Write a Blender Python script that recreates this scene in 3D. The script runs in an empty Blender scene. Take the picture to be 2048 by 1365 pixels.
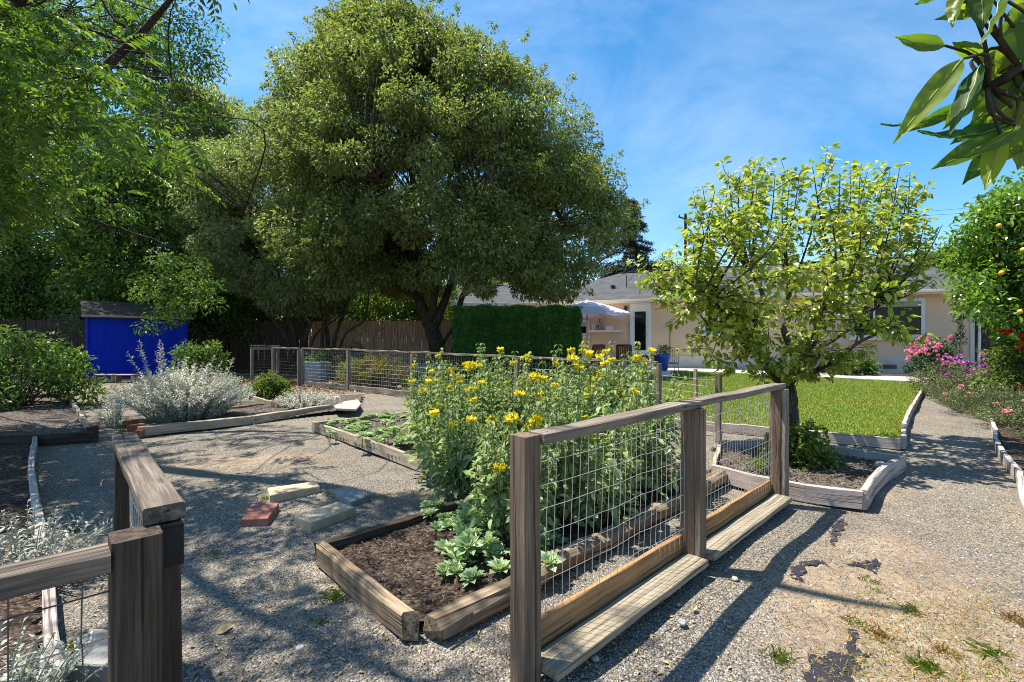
import bpy, bmesh, math, random
import numpy as np
rng = np.random.default_rng(11)
random.seed(5)
SC = bpy.context.scene
COL = SC.collection
FPX, CH = 967.0, 1.35            # focal length in photo pixels, camera height in metres

def G(px, py, z=0.0):            # a point of the level ground (or of height z) seen at a photo pixel
    Y = (CH - z)*FPX/(py-682.5)
    return np.array([(px-1024)*Y/FPX, Y, z])
def P(px, py, Y):                # a point at depth Y
    return np.array([(px-1024)*Y/FPX, Y, CH-(py-682.5)*Y/FPX])
def A3(*a): return np.array(a, float)
def norm(v):
    v = np.asarray(v, float)
    return v/np.maximum(np.linalg.norm(v, axis=-1, keepdims=True), 1e-9)
def rsphere(n): return norm(rng.normal(size=(n, 3)))

# ------------------------------------------------------------------ mesh builder
class MB:
    def __init__(s): s.v, s.g, s.f, s.n, s.m = [], [], [], 0, []
    def add(s, v, faces, g=None, mi=0):
        v = np.asarray(v, float).reshape(-1, 3)
        s.v.append(v); s.g.append(np.zeros_like(v) if g is None else np.asarray(g, float).reshape(-1, 3))
        for f in faces:
            f = np.asarray(f, int)
            if f.ndim == 1: f = f[None, :]
            s.f.append(f+s.n); s.m.append(mi)
        s.n += len(v)
    def mesh(s, name, mats, smooth=False):
        me = bpy.data.meshes.new(name)
        v = np.concatenate(s.v); g = np.concatenate(s.g)
        sizes = np.concatenate([np.full(len(f), f.shape[1]) for f in s.f])
        mi = np.concatenate([np.full(len(f), m) for f, m in zip(s.f, s.m)])
        idx = np.concatenate([f.ravel() for f in s.f])
        me.vertices.add(len(v)); me.vertices.foreach_set('co', v.ravel())
        me.loops.add(len(idx)); me.loops.foreach_set('vertex_index', idx.astype(np.int32))
        me.polygons.add(len(sizes))
        st = np.concatenate([[0], np.cumsum(sizes)[:-1]])
        me.polygons.foreach_set('loop_start', st.astype(np.int32))
        me.polygons.foreach_set('loop_total', sizes.astype(np.int32))
        me.polygons.foreach_set('material_index', mi.astype(np.int32))
        me.polygons.foreach_set('use_smooth', np.full(len(sizes), smooth))
        if np.abs(g).sum() > 0:
            at = me.attributes.new('gr', 'FLOAT_VECTOR', 'POINT'); at.data.foreach_set('vector', g.astype(np.float32).ravel())
        me.update(calc_edges=True); me.validate()
        for m in (mats if isinstance(mats, (list, tuple)) else [mats]): me.materials.append(m)
        return me
    def build(s, name, mats, parent=None, smooth=False):
        o = bpy.data.objects.new(name, s.mesh(name, mats, smooth)); COL.objects.link(o)
        if parent is not None:
            o.parent = parent
            o.matrix_parent_inverse = parent.matrix_basis.inverted() if WORLD_PARTS else o.matrix_parent_inverse
        return o
WORLD_PARTS = True               # part meshes are written in world coordinates

def tag(o, label=None, cat=None, group=None, kind=None):
    if label: o['label'] = label
    if cat: o['category'] = cat
    if group: o['group'] = group
    if kind: o['kind'] = kind
    return o
def thing(name, label, cat, loc=(0, 0, 0), group=None, rz=0.0):
    o = bpy.data.objects.new(name, None); COL.objects.link(o)
    o.empty_display_size = .2
    o.location = tuple(float(c) for c in loc); o.rotation_euler = (0, 0, rz)
    return tag(o, label, cat, group)
def place(name, me, loc, parent=None, rot=(0, 0, 0), sc=1.0):
    o = bpy.data.objects.new(name, me); COL.objects.link(o)
    o.location = tuple(float(c) for c in loc); o.rotation_euler = tuple(float(c) for c in rot); o.scale = (sc, sc, sc)
    if parent is not None:
        o.parent = parent; o.matrix_parent_inverse = parent.matrix_basis.inverted()
    return o

# ------------------------------------------------------------------ shapes
def resample(pts, step):
    pts = np.asarray(pts, float)
    seg = np.linalg.norm(np.diff(pts, axis=0), axis=1); cum = np.concatenate([[0], np.cumsum(seg)])
    n = max(1, int(round(cum[-1]/step)))
    t = np.linspace(0, cum[-1], n+1)
    return np.stack([np.interp(t, cum, pts[:, i]) for i in range(3)], 1), t
def smooth_path(pts, n=24):
    pts = np.asarray(pts, float)
    if len(pts) == 2: return pts
    P_ = np.concatenate([[2*pts[0]-pts[1]], pts, [2*pts[-1]-pts[-2]]])
    out = []
    m = max(2, n//(len(pts)-1))
    for i in range(1, len(P_)-2):
        for t in np.linspace(0, 1, m, endpoint=False):
            a, b, c, d = P_[i-1:i+3]
            out.append(.5*(2*b+(c-a)*t+(2*a-5*b+4*c-d)*t*t+(3*b-a-3*c+d)*t**3))
    out.append(pts[-1]); return np.array(out)
def plank(mb, pts, w, h, up=(0, 0, 1), ch=.004, jit=.0015, step=.22, mi=0, rag=0.0):
    """a sawn timber swept along pts: w across, h along up; slightly wavy, chamfered, capped"""
    p, L = resample(pts, step)
    up = np.asarray(up, float)
    tan = norm(np.gradient(p, axis=0)) if len(p) > 2 else np.repeat(norm(p[-1:]-p[:1]), len(p), 0)
    side = norm(np.cross(tan, up)); u2 = np.cross(side, tan)
    a, b = w/2, h/2
    sec = np.array([[-a+ch, -b], [a-ch, -b], [a, -b+ch], [a, b-ch], [a-ch, b], [-a+ch, b], [-a, b-ch], [-a, -b+ch]])
    k = len(p); off = rng.random(3)*37
    V = np.zeros((k, 8, 3)); Gv = np.zeros((k, 8, 3))
    jx, jz = rng.normal(size=k)*jit, rng.normal(size=k)*jit
    for i in range(8):
        j1 = rng.normal(size=k)*jit*.5; j2 = rng.normal(size=k)*jit*.5
        V[:, i] = p+side*(sec[i, 0]+jx+j1)[:, None]+u2*(sec[i, 1]+jz+j2)[:, None]
        Gv[:, i, 0] = L+off[0]; Gv[:, i, 1] = sec[i, 0]+off[1]; Gv[:, i, 2] = sec[i, 1]+off[2]
    if rag:
        V[0] += tan[0]*(rng.random((8, 1))-.5)*rag; V[-1] += tan[-1]*(rng.random((8, 1))-.5)*rag
    q = []
    for r in range(k-1):
        for i in range(8):
            j = (i+1) % 8
            q.append([r*8+i, r*8+j, (r+1)*8+j, (r+1)*8+i])
    mb.add(V, [np.array(q)[:, ::-1], np.arange(8)[None, :], (np.arange(8)+(k-1)*8)[None, ::-1]], Gv, mi)
def box(mb, c, s, rz=0.0, mi=0, ch=.004):
    """box of size s centred at c turned by rz"""
    c = np.asarray(c, float); d = A3(math.cos(rz), math.sin(rz), 0)
    plank(mb, [c-d*s[0]/2, c+d*s[0]/2], s[1], s[2], ch=min(ch, s[1]*.3, s[2]*.3), jit=0, step=s[0], mi=mi)
def tube(mb, pts, r, sides=6, mi=0, cap=True):
    p = np.asarray(pts, float); k = len(p)
    r = np.broadcast_to(np.asarray(r, float), (k,)) if np.ndim(r) else np.full(k, r)
    tan = norm(np.gradient(p, axis=0)) if k > 2 else np.repeat(norm(p[-1:]-p[:1]), k, 0)
    ref = A3(0, 0, 1) if abs(tan[0, 2]) < .8 else A3(1, 0, 0)
    sd = norm(np.cross(tan, ref)); up = np.cross(sd, tan)
    an = np.arange(sides)*2*math.pi/sides
    V = p[:, None]+r[:, None, None]*(np.cos(an)[None, :, None]*sd[:, None]+np.sin(an)[None, :, None]*up[:, None])
    i = np.arange(sides); j = (i+1) % sides
    q = np.concatenate([np.stack([t*sides+i, t*sides+j, (t+1)*sides+j, (t+1)*sides+i], 1) for t in range(k-1)])
    L = np.concatenate([[0], np.cumsum(np.linalg.norm(np.diff(p, axis=0), axis=1))])
    Gv = np.zeros((k, sides, 3)); Gv[..., 0] = L[:, None]; Gv[..., 1] = (r[:, None]*np.cos(an)); Gv[..., 2] = (r[:, None]*np.sin(an))
    f = [q]
    if cap: f += [np.arange(sides)[None, ::-1], (np.arange(sides)+(k-1)*sides)[None, :]]
    mb.add(V, f, Gv, mi)
def tubes(mb, P0, P1, r, sides=4):
    """many straight thin tubes at once"""
    P0, P1 = np.asarray(P0, float), np.asarray(P1, float); n = len(P0)
    t = norm(P1-P0); ref = np.where(np.abs(t[:, 2:3]) < .8, A3(0, 0, 1)[None], A3(1, 0, 0)[None])
    sd = norm(np.cross(t, ref)); up = np.cross(sd, t)
    an = np.arange(sides)*2*math.pi/sides
    ring = r*(np.cos(an)[None, :, None]*sd[:, None]+np.sin(an)[None, :, None]*up[:, None])
    V = np.concatenate([P0[:, None]+ring, P1[:, None]+ring], 1)
    i = np.arange(sides); j = (i+1) % sides
    q = np.stack([i, j, j+sides, i+sides], 1)
    Q = (q[None]+(np.arange(n)*2*sides)[:, None, None]).reshape(-1, 4)
    mb.add(V, [Q])
def lathe(mb, prof, c, n=20, mi=0):
    prof = np.asarray(prof, float); k = len(prof); an = np.arange(n)*2*math.pi/n
    V = np.zeros((k, n, 3)); V[..., 0] = prof[:, :1]*np.cos(an); V[..., 1] = prof[:, :1]*np.sin(an); V[..., 2] = prof[:, 1:2]
    i = np.arange(n); j = (i+1) % n
    q = np.concatenate([np.stack([t*n+i, t*n+j, (t+1)*n+j, (t+1)*n+i], 1) for t in range(k-1)])
    mb.add(V+np.asarray(c, float), [q, np.arange(n)[None, ::-1], (np.arange(n)+(k-1)*n)[None, :]], None, mi)
def sheet(mb, poly, z0, z1, mi=0):
    """a flat slab with an outline poly (x, y)"""
    n = len(poly); p = np.asarray(poly, float)
    ar = np.sum(p[:, 0]*np.roll(p[:, 1], -1)-np.roll(p[:, 0], -1)*p[:, 1])
    if ar < 0: p = p[::-1]
    V = np.concatenate([np.c_[p, np.full(n, z0)], np.c_[p, np.full(n, z1)]])
    i = np.arange(n); j = (i+1) % n
    mb.add(V, [np.stack([i, j, j+n, i+n], 1), (np.arange(n)+n)[None, :], np.arange(n)[None, ::-1]], None, mi)
def in_poly(x, y, poly):
    c = np.zeros(len(x), bool); n = len(poly)
    for i in range(n):
        (x0, y0), (x1, y1) = poly[i], poly[i-1]
        k = ((y0 > y) != (y1 > y)) & (x < (x1-x0)*(y-y0)/(y1-y0+1e-12)+x0)
        c ^= k
    return c

# leaf templates: rows are (along, across, out of plane)
LEAF4 = (np.array([[0, 0, 0], [.45, .5, .1], [1, 0, -.12], [.45, -.5, .1]]), [[0, 3, 2, 1]])
LEAF7 = (np.array([[0, 0, 0], [.28, .42, .09], [.66, .38, .05], [1, 0, -.2], [.66, -.38, .05], [.28, -.42, .09], [.5, 0, -.03]]),
         [[0, 6, 2, 1], [0, 5, 4, 6], ])
LEAF7T = [[6, 3, 2], [6, 4, 3]]
OVATE = (np.array([[0, 0, 0], [.16, .36, .06], [.45, .5, .10], [.78, .3, .02], [1, 0, -.16], [.78, -.3, .02], [.45, -.5, .10], [.16, -.36, .06], [.3, 0, 0], [.65, 0, -.03]]),
         [[0, 8, 2, 1], [8, 9, 3, 2], [0, 7, 6, 8], [8, 6, 5, 9]])
OVATET = [[9, 4, 3], [9, 5, 4]]
def leaf_cloud(mb, pos, d, up, L, W, tpl=LEAF4, tri=None, mi=0):
    tv, tf = tpl; n = len(pos); k = len(tv)
    d = norm(d); s = norm(np.cross(up, d)+1e-6); nn = np.cross(d, s)
    L = np.broadcast_to(np.asarray(L, float), (n,)); W = np.broadcast_to(np.asarray(W, float), (n,))
    V = pos[:, None]+(L[:, None]*tv[None, :, 0])[..., None]*d[:, None]+(W[:, None]*tv[None, :, 1])[..., None]*s[:, None]+(L[:, None]*tv[None, :, 2])[..., None]*nn[:, None]
    o = (np.arange(n)*k)[:, None, None]
    f = [(np.array(tf)[None]+o).reshape(-1, len(tf[0]))]
    if tri is not None: f.append((np.array(tri)[None]+o).reshape(-1, 3))
    mb.add(V, f, None, mi)
def clump_leaves(mb, C, R, n, L, wr=.45, droop=.3, tpl=LEAF4, tri=None, squash=.85, shell=.5, upw=.8, mi=0):
    """n leaves round each clump centre C (M,3) of radius R"""
    C = np.asarray(C, float); M = len(C); R = np.broadcast_to(np.asarray(R, float), (M,))
    u = rsphere(M*n); r = rng.random(M*n)**shell
    off = u*(r*np.repeat(R, n))[:, None]; off[:, 2] *= squash
    pos = np.repeat(C, n, 0)+off
    d = u*.7+rng.normal(size=u.shape)*.55; d[:, 2] -= droop
    up = rng.normal(size=u.shape)*.45+u*.35; up[:, 2] += upw
    ll = L*(.65+.7*rng.random(M*n))
    leaf_cloud(mb, pos, d, up, ll, ll*wr, tpl, tri, mi)
def limb(mb, pts, r0, r1, sides=7, n=14, wob=.0):
    p = smooth_path(pts, n); k = len(p)
    if wob: p[1:-1] += rng.normal(size=(k-2, 3))*wob
    tube(mb, p, np.linspace(r0, r1, k), sides); return p
def twigs_to(mb, nodes, C, r0=.03, r1=.008, sides=4, sag=.12, kl=.006):
    """a bent branch from the nearest lower node of the skeleton to each clump"""
    nodes = np.asarray(nodes)
    for c in C:
        dv = nodes-c; ds = np.linalg.norm(dv, axis=1)+np.maximum(dv[:, 2], 0)*1.5
        o_ = np.argsort(ds)[:7]; a = nodes[o_[rng.integers(min(7, len(o_)))]]
        ln = np.linalg.norm(c-a)
        m = (a+c)/2+rng.normal(size=3)*ln*.1+A3(0, 0, ln*sag)
        p = smooth_path([a, m, c], 8)
        tube(mb, p, np.linspace(r0+kl*ln, r1, len(p)), sides, cap=False)
# ------------------------------------------------------------------ materials
class NT:
    def __init__(s, name):
        s.m = bpy.data.materials.new(name); s.m.use_nodes = True; s.t = s.m.node_tree
        for n in list(s.t.nodes): s.t.nodes.remove(n)
        s.out = s.t.nodes.new('ShaderNodeOutputMaterial')
    def n(s, typ, **kw):
        nd = s.t.nodes.new('ShaderNode'+typ)
        for k, v in kw.items(): setattr(nd, k, v)
        return nd
    def l(s, a, b): s.t.links.new(a, b); return s
    def val(s, nd, **kw):
        for k, v in kw.items():
            nd.inputs[k.replace('_', ' ')].default_value = v
        return nd
    def bsdf(s, **kw):
        b = s.n('BsdfPrincipled')
        for k, v in kw.items(): b.inputs[k].default_value = v
        s.l(b.outputs[0], s.out.inputs[0]); return b
    def noise(s, vec=None, scale=5.0, detail=4.0, rough=.55, dist=0.0):
        nd = s.n('TexNoise'); nd.inputs['Scale'].default_value = scale; nd.inputs['Detail'].default_value = detail
        nd.inputs['Roughness'].default_value = rough; nd.inputs['Distortion'].default_value = dist
        if vec is not None: s.l(vec, nd.inputs['Vector'])
        return nd
    def ramp(s, fac, stops, interp='LINEAR'):
        nd = s.n('ValToRGB'); cr = nd.color_ramp; cr.interpolation = interp
        while len(cr.elements) < len(stops): cr.elements.new(.5)
        for e, (p, c) in zip(cr.elements, stops):
            e.position = p; e.color = (*c, 1) if len(c) == 3 else c
        s.l(fac, nd.inputs[0]); return nd.outputs[0]
    def mix(s, f, a, b, mode='MIX'):
        nd = s.n('MixRGB', blend_type=mode)
        for k, x in ((0, f), (1, a), (2, b)):
            if isinstance(x, (int, float)): nd.inputs[k].default_value = x
            elif isinstance(x, tuple): nd.inputs[k].default_value = (*x, 1)
            else: s.l(x, nd.inputs[k])
        return nd.outputs[0]
    def math(s, op, a, b=0.0):
        nd = s.n('Math', operation=op)
        for k, x in ((0, a), (1, b)):
            if isinstance(x, (int, float)): nd.inputs[k].default_value = x
            else: s.l(x, nd.inputs[k])
        return nd.outputs[0]
    def mapping(s, vec, scale=(1, 1, 1), rot=(0, 0, 0)):
        nd = s.n('Mapping'); nd.inputs['Scale'].default_value = scale; nd.inputs['Rotation'].default_value = rot
        s.l(vec, nd.inputs['Vector']); return nd.outputs[0]
    def pos(s): return s.n('NewGeometry').outputs['Position']
    def obj(s): return s.n('TexCoord').outputs['Object']
    def attr(s, name): 
        nd = s.n('Attribute'); nd.attribute_name = name; return nd
    def bump(s, h, b, strength=.4, dist=.01):
        nd = s.n('Bump'); nd.inputs['Strength'].default_value = strength; nd.inputs['Distance'].default_value = dist
        s.l(h, nd.inputs['Height']); s.l(nd.outputs[0], b.inputs['Normal']); return nd

def leaf_mat(name, cols, trans=.35, rough=.45, spec=.4, tint=1.35, clump=.8):
    """cols: dark, mid, light leaf colours, chosen per leaf"""
    t = NT(name); geo = t.n('NewGeometry')
    c = t.ramp(geo.outputs['Random Per Island'], [(0, cols[0]), (.5, cols[1]), (1, cols[2])])
    nz = t.noise(geo.outputs['Position'], clump, 2.0)
    v = t.n('HueSaturation'); t.l(c, v.inputs['Color'])
    t.l(t.math('MULTIPLY_ADD', nz.outputs['Fac'], .9), v.inputs['Value']); v.inputs['Value'].default_value = 1
    ma = v.inputs['Value'].links[0].from_node; ma.inputs[2].default_value = .55
    b = t.n('BsdfPrincipled'); t.l(v.outputs[0], b.inputs['Base Color'])
    b.inputs['Roughness'].default_value = rough; b.inputs['Specular IOR Level'].default_value = spec
    tr = t.n('BsdfTranslucent')
    tc = t.mix(1.0, v.outputs[0], (tint, tint*1.05, tint*.55), 'MULTIPLY'); t.l(tc, tr.inputs['Color'])
    mx = t.n('MixShader'); mx.inputs[0].default_value = trans
    t.l(b.outputs[0], mx.inputs[1]).l(tr.outputs[0], mx.inputs[2]).l(mx.outputs[0], t.out.inputs[0])
    return t.m
def wood_mat(name, cols, grain=1.0, rough=.85, bump=.5, blotch=.5, knots=True):
    t = NT(name); g = t.attr('gr').outputs['Vector']
    n1 = t.noise(t.mapping(g, (1.6, 46*grain, 46*grain)), 1.0, 6.0, .65, .4)
    n2 = t.noise(t.mapping(g, (9, 260, 260)), 1.0, 3.0)
    n3 = t.noise(g, 3.0, 4.0, .6, .3)
    f = t.math('ADD', t.math('MULTIPLY', n1.outputs['Fac'], .75), t.math('MULTIPLY', n2.outputs['Fac'], .25))
    c = t.ramp(f, [(.34, cols[0]), (.5, cols[1]), (.64, cols[2])])
    c = t.mix(t.ramp(n3.outputs['Fac'], [(.4, (0, 0, 0)), (.7, (1, 1, 1))]), c, t.mix(.55, c, cols[3] if len(cols) > 3 else cols[0]))
    if knots:
        vo = t.n('TexVoronoi'); t.l(t.mapping(g, (2.6, 13, 13)), vo.inputs['Vector']); vo.inputs['Scale'].default_value = 1
        k = t.ramp(vo.outputs['Distance'], [(.05, (1, 1, 1)), (.16, (0, 0, 0))])
        c = t.mix(t.math('MULTIPLY', k, .6), c, tuple(x*.35 for x in cols[0]))
    cr = t.ramp(t.noise(t.mapping(g, (1.1, 60, 60)), 1.0, 2.0).outputs['Fac'], [(.60, (0, 0, 0)), (.66, (1, 1, 1))])
    c = t.mix(t.math('MULTIPLY', cr, .75), c, tuple(x*.25 for x in cols[0]))
    b = t.bsdf(Roughness=rough); b.inputs['Specular IOR Level'].default_value = .2
    t.l(c, b.inputs['Base Color'])
    t.bump(t.math('SUBTRACT', f, t.math('MULTIPLY', cr, .6)), b, bump, .006)
    return t.m
def plain(name, col, rough=.6, spec=.3, var=.12, scale=6.0, bump=.0, metal=0.0, bscale=60.0):
    t = NT(name); p = t.pos(); nz = t.noise(p, scale, 5.0)
    c = t.ramp(nz.outputs['Fac'], [(.3, tuple(x*(1-var) for x in col)), (.7, tuple(min(1, x*(1+var)) for x in col))])
    b = t.bsdf(Roughness=rough, Metallic=metal); b.inputs['Specular IOR Level'].default_value = spec
    t.l(c, b.inputs['Base Color'])
    if bump: t.bump(t.noise(p, bscale, 4.0).outputs['Fac'], b, bump, .01)
    return t.m
def bark_mat(name, cols, sc=1.0, bump=.9):
    t = NT(name); p = t.pos()
    n1 = t.noise(t.mapping(p, (9*sc, 9*sc, 2.2*sc)), 1.6, 6.0, .65, .6); n2 = t.noise(p, 2.5, 3.0)
    vo = t.n('TexVoronoi', feature='DISTANCE_TO_EDGE'); vo.inputs['Scale'].default_value = 1
    t.l(t.mapping(p, (22*sc, 22*sc, 7*sc)), vo.inputs['Vector'])
    f = t.math('MULTIPLY', n1.outputs['Fac'], t.math('MINIMUM', t.math('ADD', vo.outputs['Distance'], .55), 1.0))
    c = t.ramp(f, [(.25, cols[0]), (.45, cols[1]), (.65, cols[2])])
    c = t.mix(t.ramp(n2.outputs['Fac'], [(.45, (0, 0, 0)), (.7, (.6, .6, .6))]), c, cols[3])
    b = t.bsdf(Roughness=.9); b.inputs['Specular IOR Level'].default_value = .15
    t.l(c, b.inputs['Base Color']); t.bump(f, b, bump, .02)
    return t.m

M = {}
M['grey_wood'] = wood_mat('weathered grey timber', [(.085, .066, .052), (.20, .165, .135), (.33, .285, .24), (.15, .115, .085)])
M['rail_wood'] = wood_mat('dark weathered rail', [(.045, .036, .029), (.125, .10, .08), (.25, .21, .17), (.08, .062, .048)])
M['brown_wood'] = wood_mat('weathered brown timber', [(.075, .05, .034), (.17, .12, .085), (.27, .205, .155), (.12, .08, .055)])
M['dark_wood'] = wood_mat('old dark timber', [(.020, .015, .012), (.060, .044, .033), (.11, .084, .066), (.036, .026, .02)])  # also colours the back fence stretches that should look shaded
M['pale_wood'] = wood_mat('bleached bed timber', [(.17, .13, .09), (.36, .295, .215), (.50, .43, .335), (.26, .20, .14)])
M['sleeper'] = wood_mat('rotting bed timber', [(.085, .06, .038), (.25, .185, .12), (.40, .32, .22), (.14, .10, .065)], bump=.9)
M['pink_wood'] = wood_mat('pinkish grey edging timber', [(.24, .19, .17), (.42, .35, .32), (.55, .48, .44), (.33, .26, .23)])
M['orange_wood'] = wood_mat('orange brown kick board', [(.14, .075, .035), (.33, .185, .085), (.46, .29, .15), (.22, .12, .055)])
M['base_wood'] = wood_mat('yellowish grey bottom board', [(.12, .098, .068), (.28, .24, .175), (.40, .355, .275), (.21, .17, .115)])  # the bottom boards' own yellow grey timber colours
M['fence_board'] = wood_mat('brown paling lightened for sun', [(.17, .09, .052), (.38, .23, .145), (.60, .42, .29), (.27, .15, .09)], grain=.6, knots=False)  # colour lifted to imitate sunlight on the back fence
M['red_wood'] = wood_mat('reddish patio wood', [(.10, .03, .015), (.20, .065, .03), (.28, .10, .05), (.16, .05, .025)], rough=.5)
M['wire'] = plain('galvanised wire', (.46, .45, .42), .5, .5, .2, 30, metal=.3)
M['dark_wire'] = plain('rusty dark wire', (.10, .085, .075), .7, .3, .3, 30)
M['black_metal'] = plain('black steel strap', (.012, .012, .014), .6, .3, .3, 20)
M['galv_plate'] = plain('galvanised plate', (.18, .17, .155), .5, .5, .2, 40, metal=.5)
M['pvc'] = plain('white plastic pipe', (.75, .75, .74), .4, .4, .05)
M['white'] = plain('white paint', (.78, .77, .75), .5, .4, .05, 3)
M['white_frame'] = plain('white vinyl frame', (.70, .70, .72), .45, .4, .04, 3)
M['cream'] = plain('cream fascia paint', (.66, .58, .47), .6, .3, .06, 2)
M['concrete'] = plain('pale concrete', (.55, .52, .47), .9, .15, .15, 3, .5, bscale=120)
M['walk'] = plain('grey concrete walk', (.37, .355, .33), .9, .15, .15, 3, .5, bscale=120)
M['grey_conc'] = plain('grey concrete', (.27, .275, .26), .95, .15, .25, 14, .8, bscale=160)
M['tan_conc'] = plain('tan concrete', (.50, .40, .265), .95, .15, .18, 12, .8, bscale=160)
M['red_conc'] = plain('red concrete', (.40, .165, .125), .95, .15, .2, 12, .8, bscale=160)
M['brick'] = plain('red brick', (.28, .105, .07), .95, .15, .3, 20, .8, bscale=120)
M['rock'] = plain('pale stone', (.42, .40, .37), .9, .2, .25, 20, .6, bscale=60)
M['soil'] = None
M['terracotta'] = plain('terracotta', (.38, .15, .075), .8, .2, .15, 10)
M['blue_glaze'] = plain('blue glaze', (.03, .07, .42), .25, .6, .2, 10)
M['foundation'] = plain('pale foundation render', (.62, .56, .49), .9, .15, .10, 2.5, .5, bscale=90)
M['umbrella'] = None
def fabric():
    t = NT('dusty black weed fabric'); p = t.pos()
    c = t.mix(t.ramp(t.noise(p, 14, 8.0, .7).outputs['Fac'], [(.56, (0, 0, 0)), (.72, (1, 1, 1))]), (.030, .030, .037), (.20, .155, .11))
    b = t.bsdf(Roughness=.95); b.inputs['Specular IOR Level'].default_value = .1; t.l(c, b.inputs['Base Color'])
    t.bump(t.noise(p, 70, 4.0).outputs['Fac'], b, .7, .01); return t.m
M['fabric_black'] = fabric()
M['lamp_dark'] = plain('dark bronze', (.02, .017, .015), .4, .5)
M['yellow_wall'] = plain('yellowish stucco', (.50, .42, .22), .9, .15, .1, 2)
M['grey_wall'] = plain('pale grey siding', (.33, .35, .35), .8, .2, .15, 2)
M['lemon'] = plain('orange yellow fruit skin', (.72, .36, .02), .4, .5, .12, 20, .2, bscale=200)
M['dry_leaf'] = plain('dry tan leaf', (.48, .34, .17), .8, .2, .25, 30)

def stucco():
    t = NT('peach stucco'); p = t.pos()
    c = t.ramp(t.noise(p, 1.2, 6.0).outputs['Fac'], [(.3, (.70, .485, .325)), (.7, (.77, .55, .38))])
    b = t.bsdf(Roughness=.92); b.inputs['Specular IOR Level'].default_value = .15
    t.l(c, b.inputs['Base Color']); t.bump(t.noise(p, 20, 4.0, .6).outputs['Fac'], b, .06, .01); return t.m
M['stucco'] = stucco()
def shingle(name, cols, ru=.3, rv=.14):
    t = NT(name); g = t.attr('gr').outputs['Vector']
    br = t.n('TexBrick'); t.l(g, br.inputs['Vector']); br.inputs['Scale'].default_value = 1
    br.inputs['Brick Width'].default_value = ru; br.inputs['Row Height'].default_value = rv
    br.inputs['Mortar Size'].default_value = .010; br.inputs['Mortar Smooth'].default_value = .3
    br.inputs['Color1'].default_value = (*cols[0], 1); br.inputs['Color2'].default_value = (*cols[1], 1); br.inputs['Mortar'].default_value = (*cols[2], 1)
    nz = t.noise(g, 2.0, 6.0); c = t.mix(.5, br.outputs['Color'], t.ramp(nz.outputs['Fac'], [(.3, cols[2]), (.7, cols[1])]))
    b = t.bsdf(Roughness=.9); t.l(c, b.inputs['Base Color'])
    t.bump(t.math('ADD', t.math('MULTIPLY', br.outputs['Fac'], -1.0), t.noise(g, 60, 3).outputs['Fac']), b, .6, .02); return t.m
M['shingle'] = shingle('grey shingles', [(.050, .052, .060), (.088, .090, .10), (.022, .023, .026)])
M['shed_shingle'] = shingle('mossy old shingles', [(.06, .042, .026), (.12, .085, .055), (.022, .016, .011)])
def siding():
    t = NT('blue painted siding'); g = t.obj()
    w = t.n('TexWave', wave_type='BANDS', bands_direction='X'); w.inputs['Scale'].default_value = 1.55; w.inputs['Distortion'].default_value = 0
    t.l(g, w.inputs['Vector'])
    gr = t.ramp(w.outputs['Fac'], [(.0, (0, 0, 0)), (.04, (1, 1, 1))])
    nz = t.noise(t.mapping(g, (14, 14, 1.5)), 1.0, 5.0)
    c = t.ramp(nz.outputs['Fac'], [(.3, (.001, .018, .38)), (.7, (.002, .032, .50))])
    b = t.bsdf(Roughness=.7); b.inputs['Specular IOR Level'].default_value = .15; t.l(c, b.inputs['Base Color'])
    t.bump(t.math('ADD', gr, t.math('MULTIPLY', nz.outputs['Fac'], .2)), b, .5, .01); return t.m
M['blue'] = siding()
def glass():
    t = NT('dark window glass'); b = t.bsdf(Roughness=.04); b.inputs['Base Color'].default_value = (.008, .010, .009, 1)
    b.inputs['Specular IOR Level'].default_value = .2
    t.bump(t.noise(t.pos(), 1.5, 1.0).outputs['Fac'], b, .03, .02); return t.m
M['glass'] = glass()
def canopy():
    t = NT('lavender parasol cloth'); b = t.n('BsdfPrincipled'); b.inputs['Base Color'].default_value = (.80, .76, .84, 1); b.inputs['Roughness'].default_value = .9
    tr = t.n('BsdfTranslucent'); tr.inputs['Color'].default_value = (.40, .30, .45, 1)
    mx = t.n('MixShader'); mx.inputs[0].default_value = .25
    t.l(b.outputs[0], mx.inputs[1]).l(tr.outputs[0], mx.inputs[2]).l(mx.outputs[0], t.out.inputs[0])
    t.bump(t.noise(t.pos(), 6, 3).outputs['Fac'], b, .2, .02); return t.m
M['umbrella'] = canopy()

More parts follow.
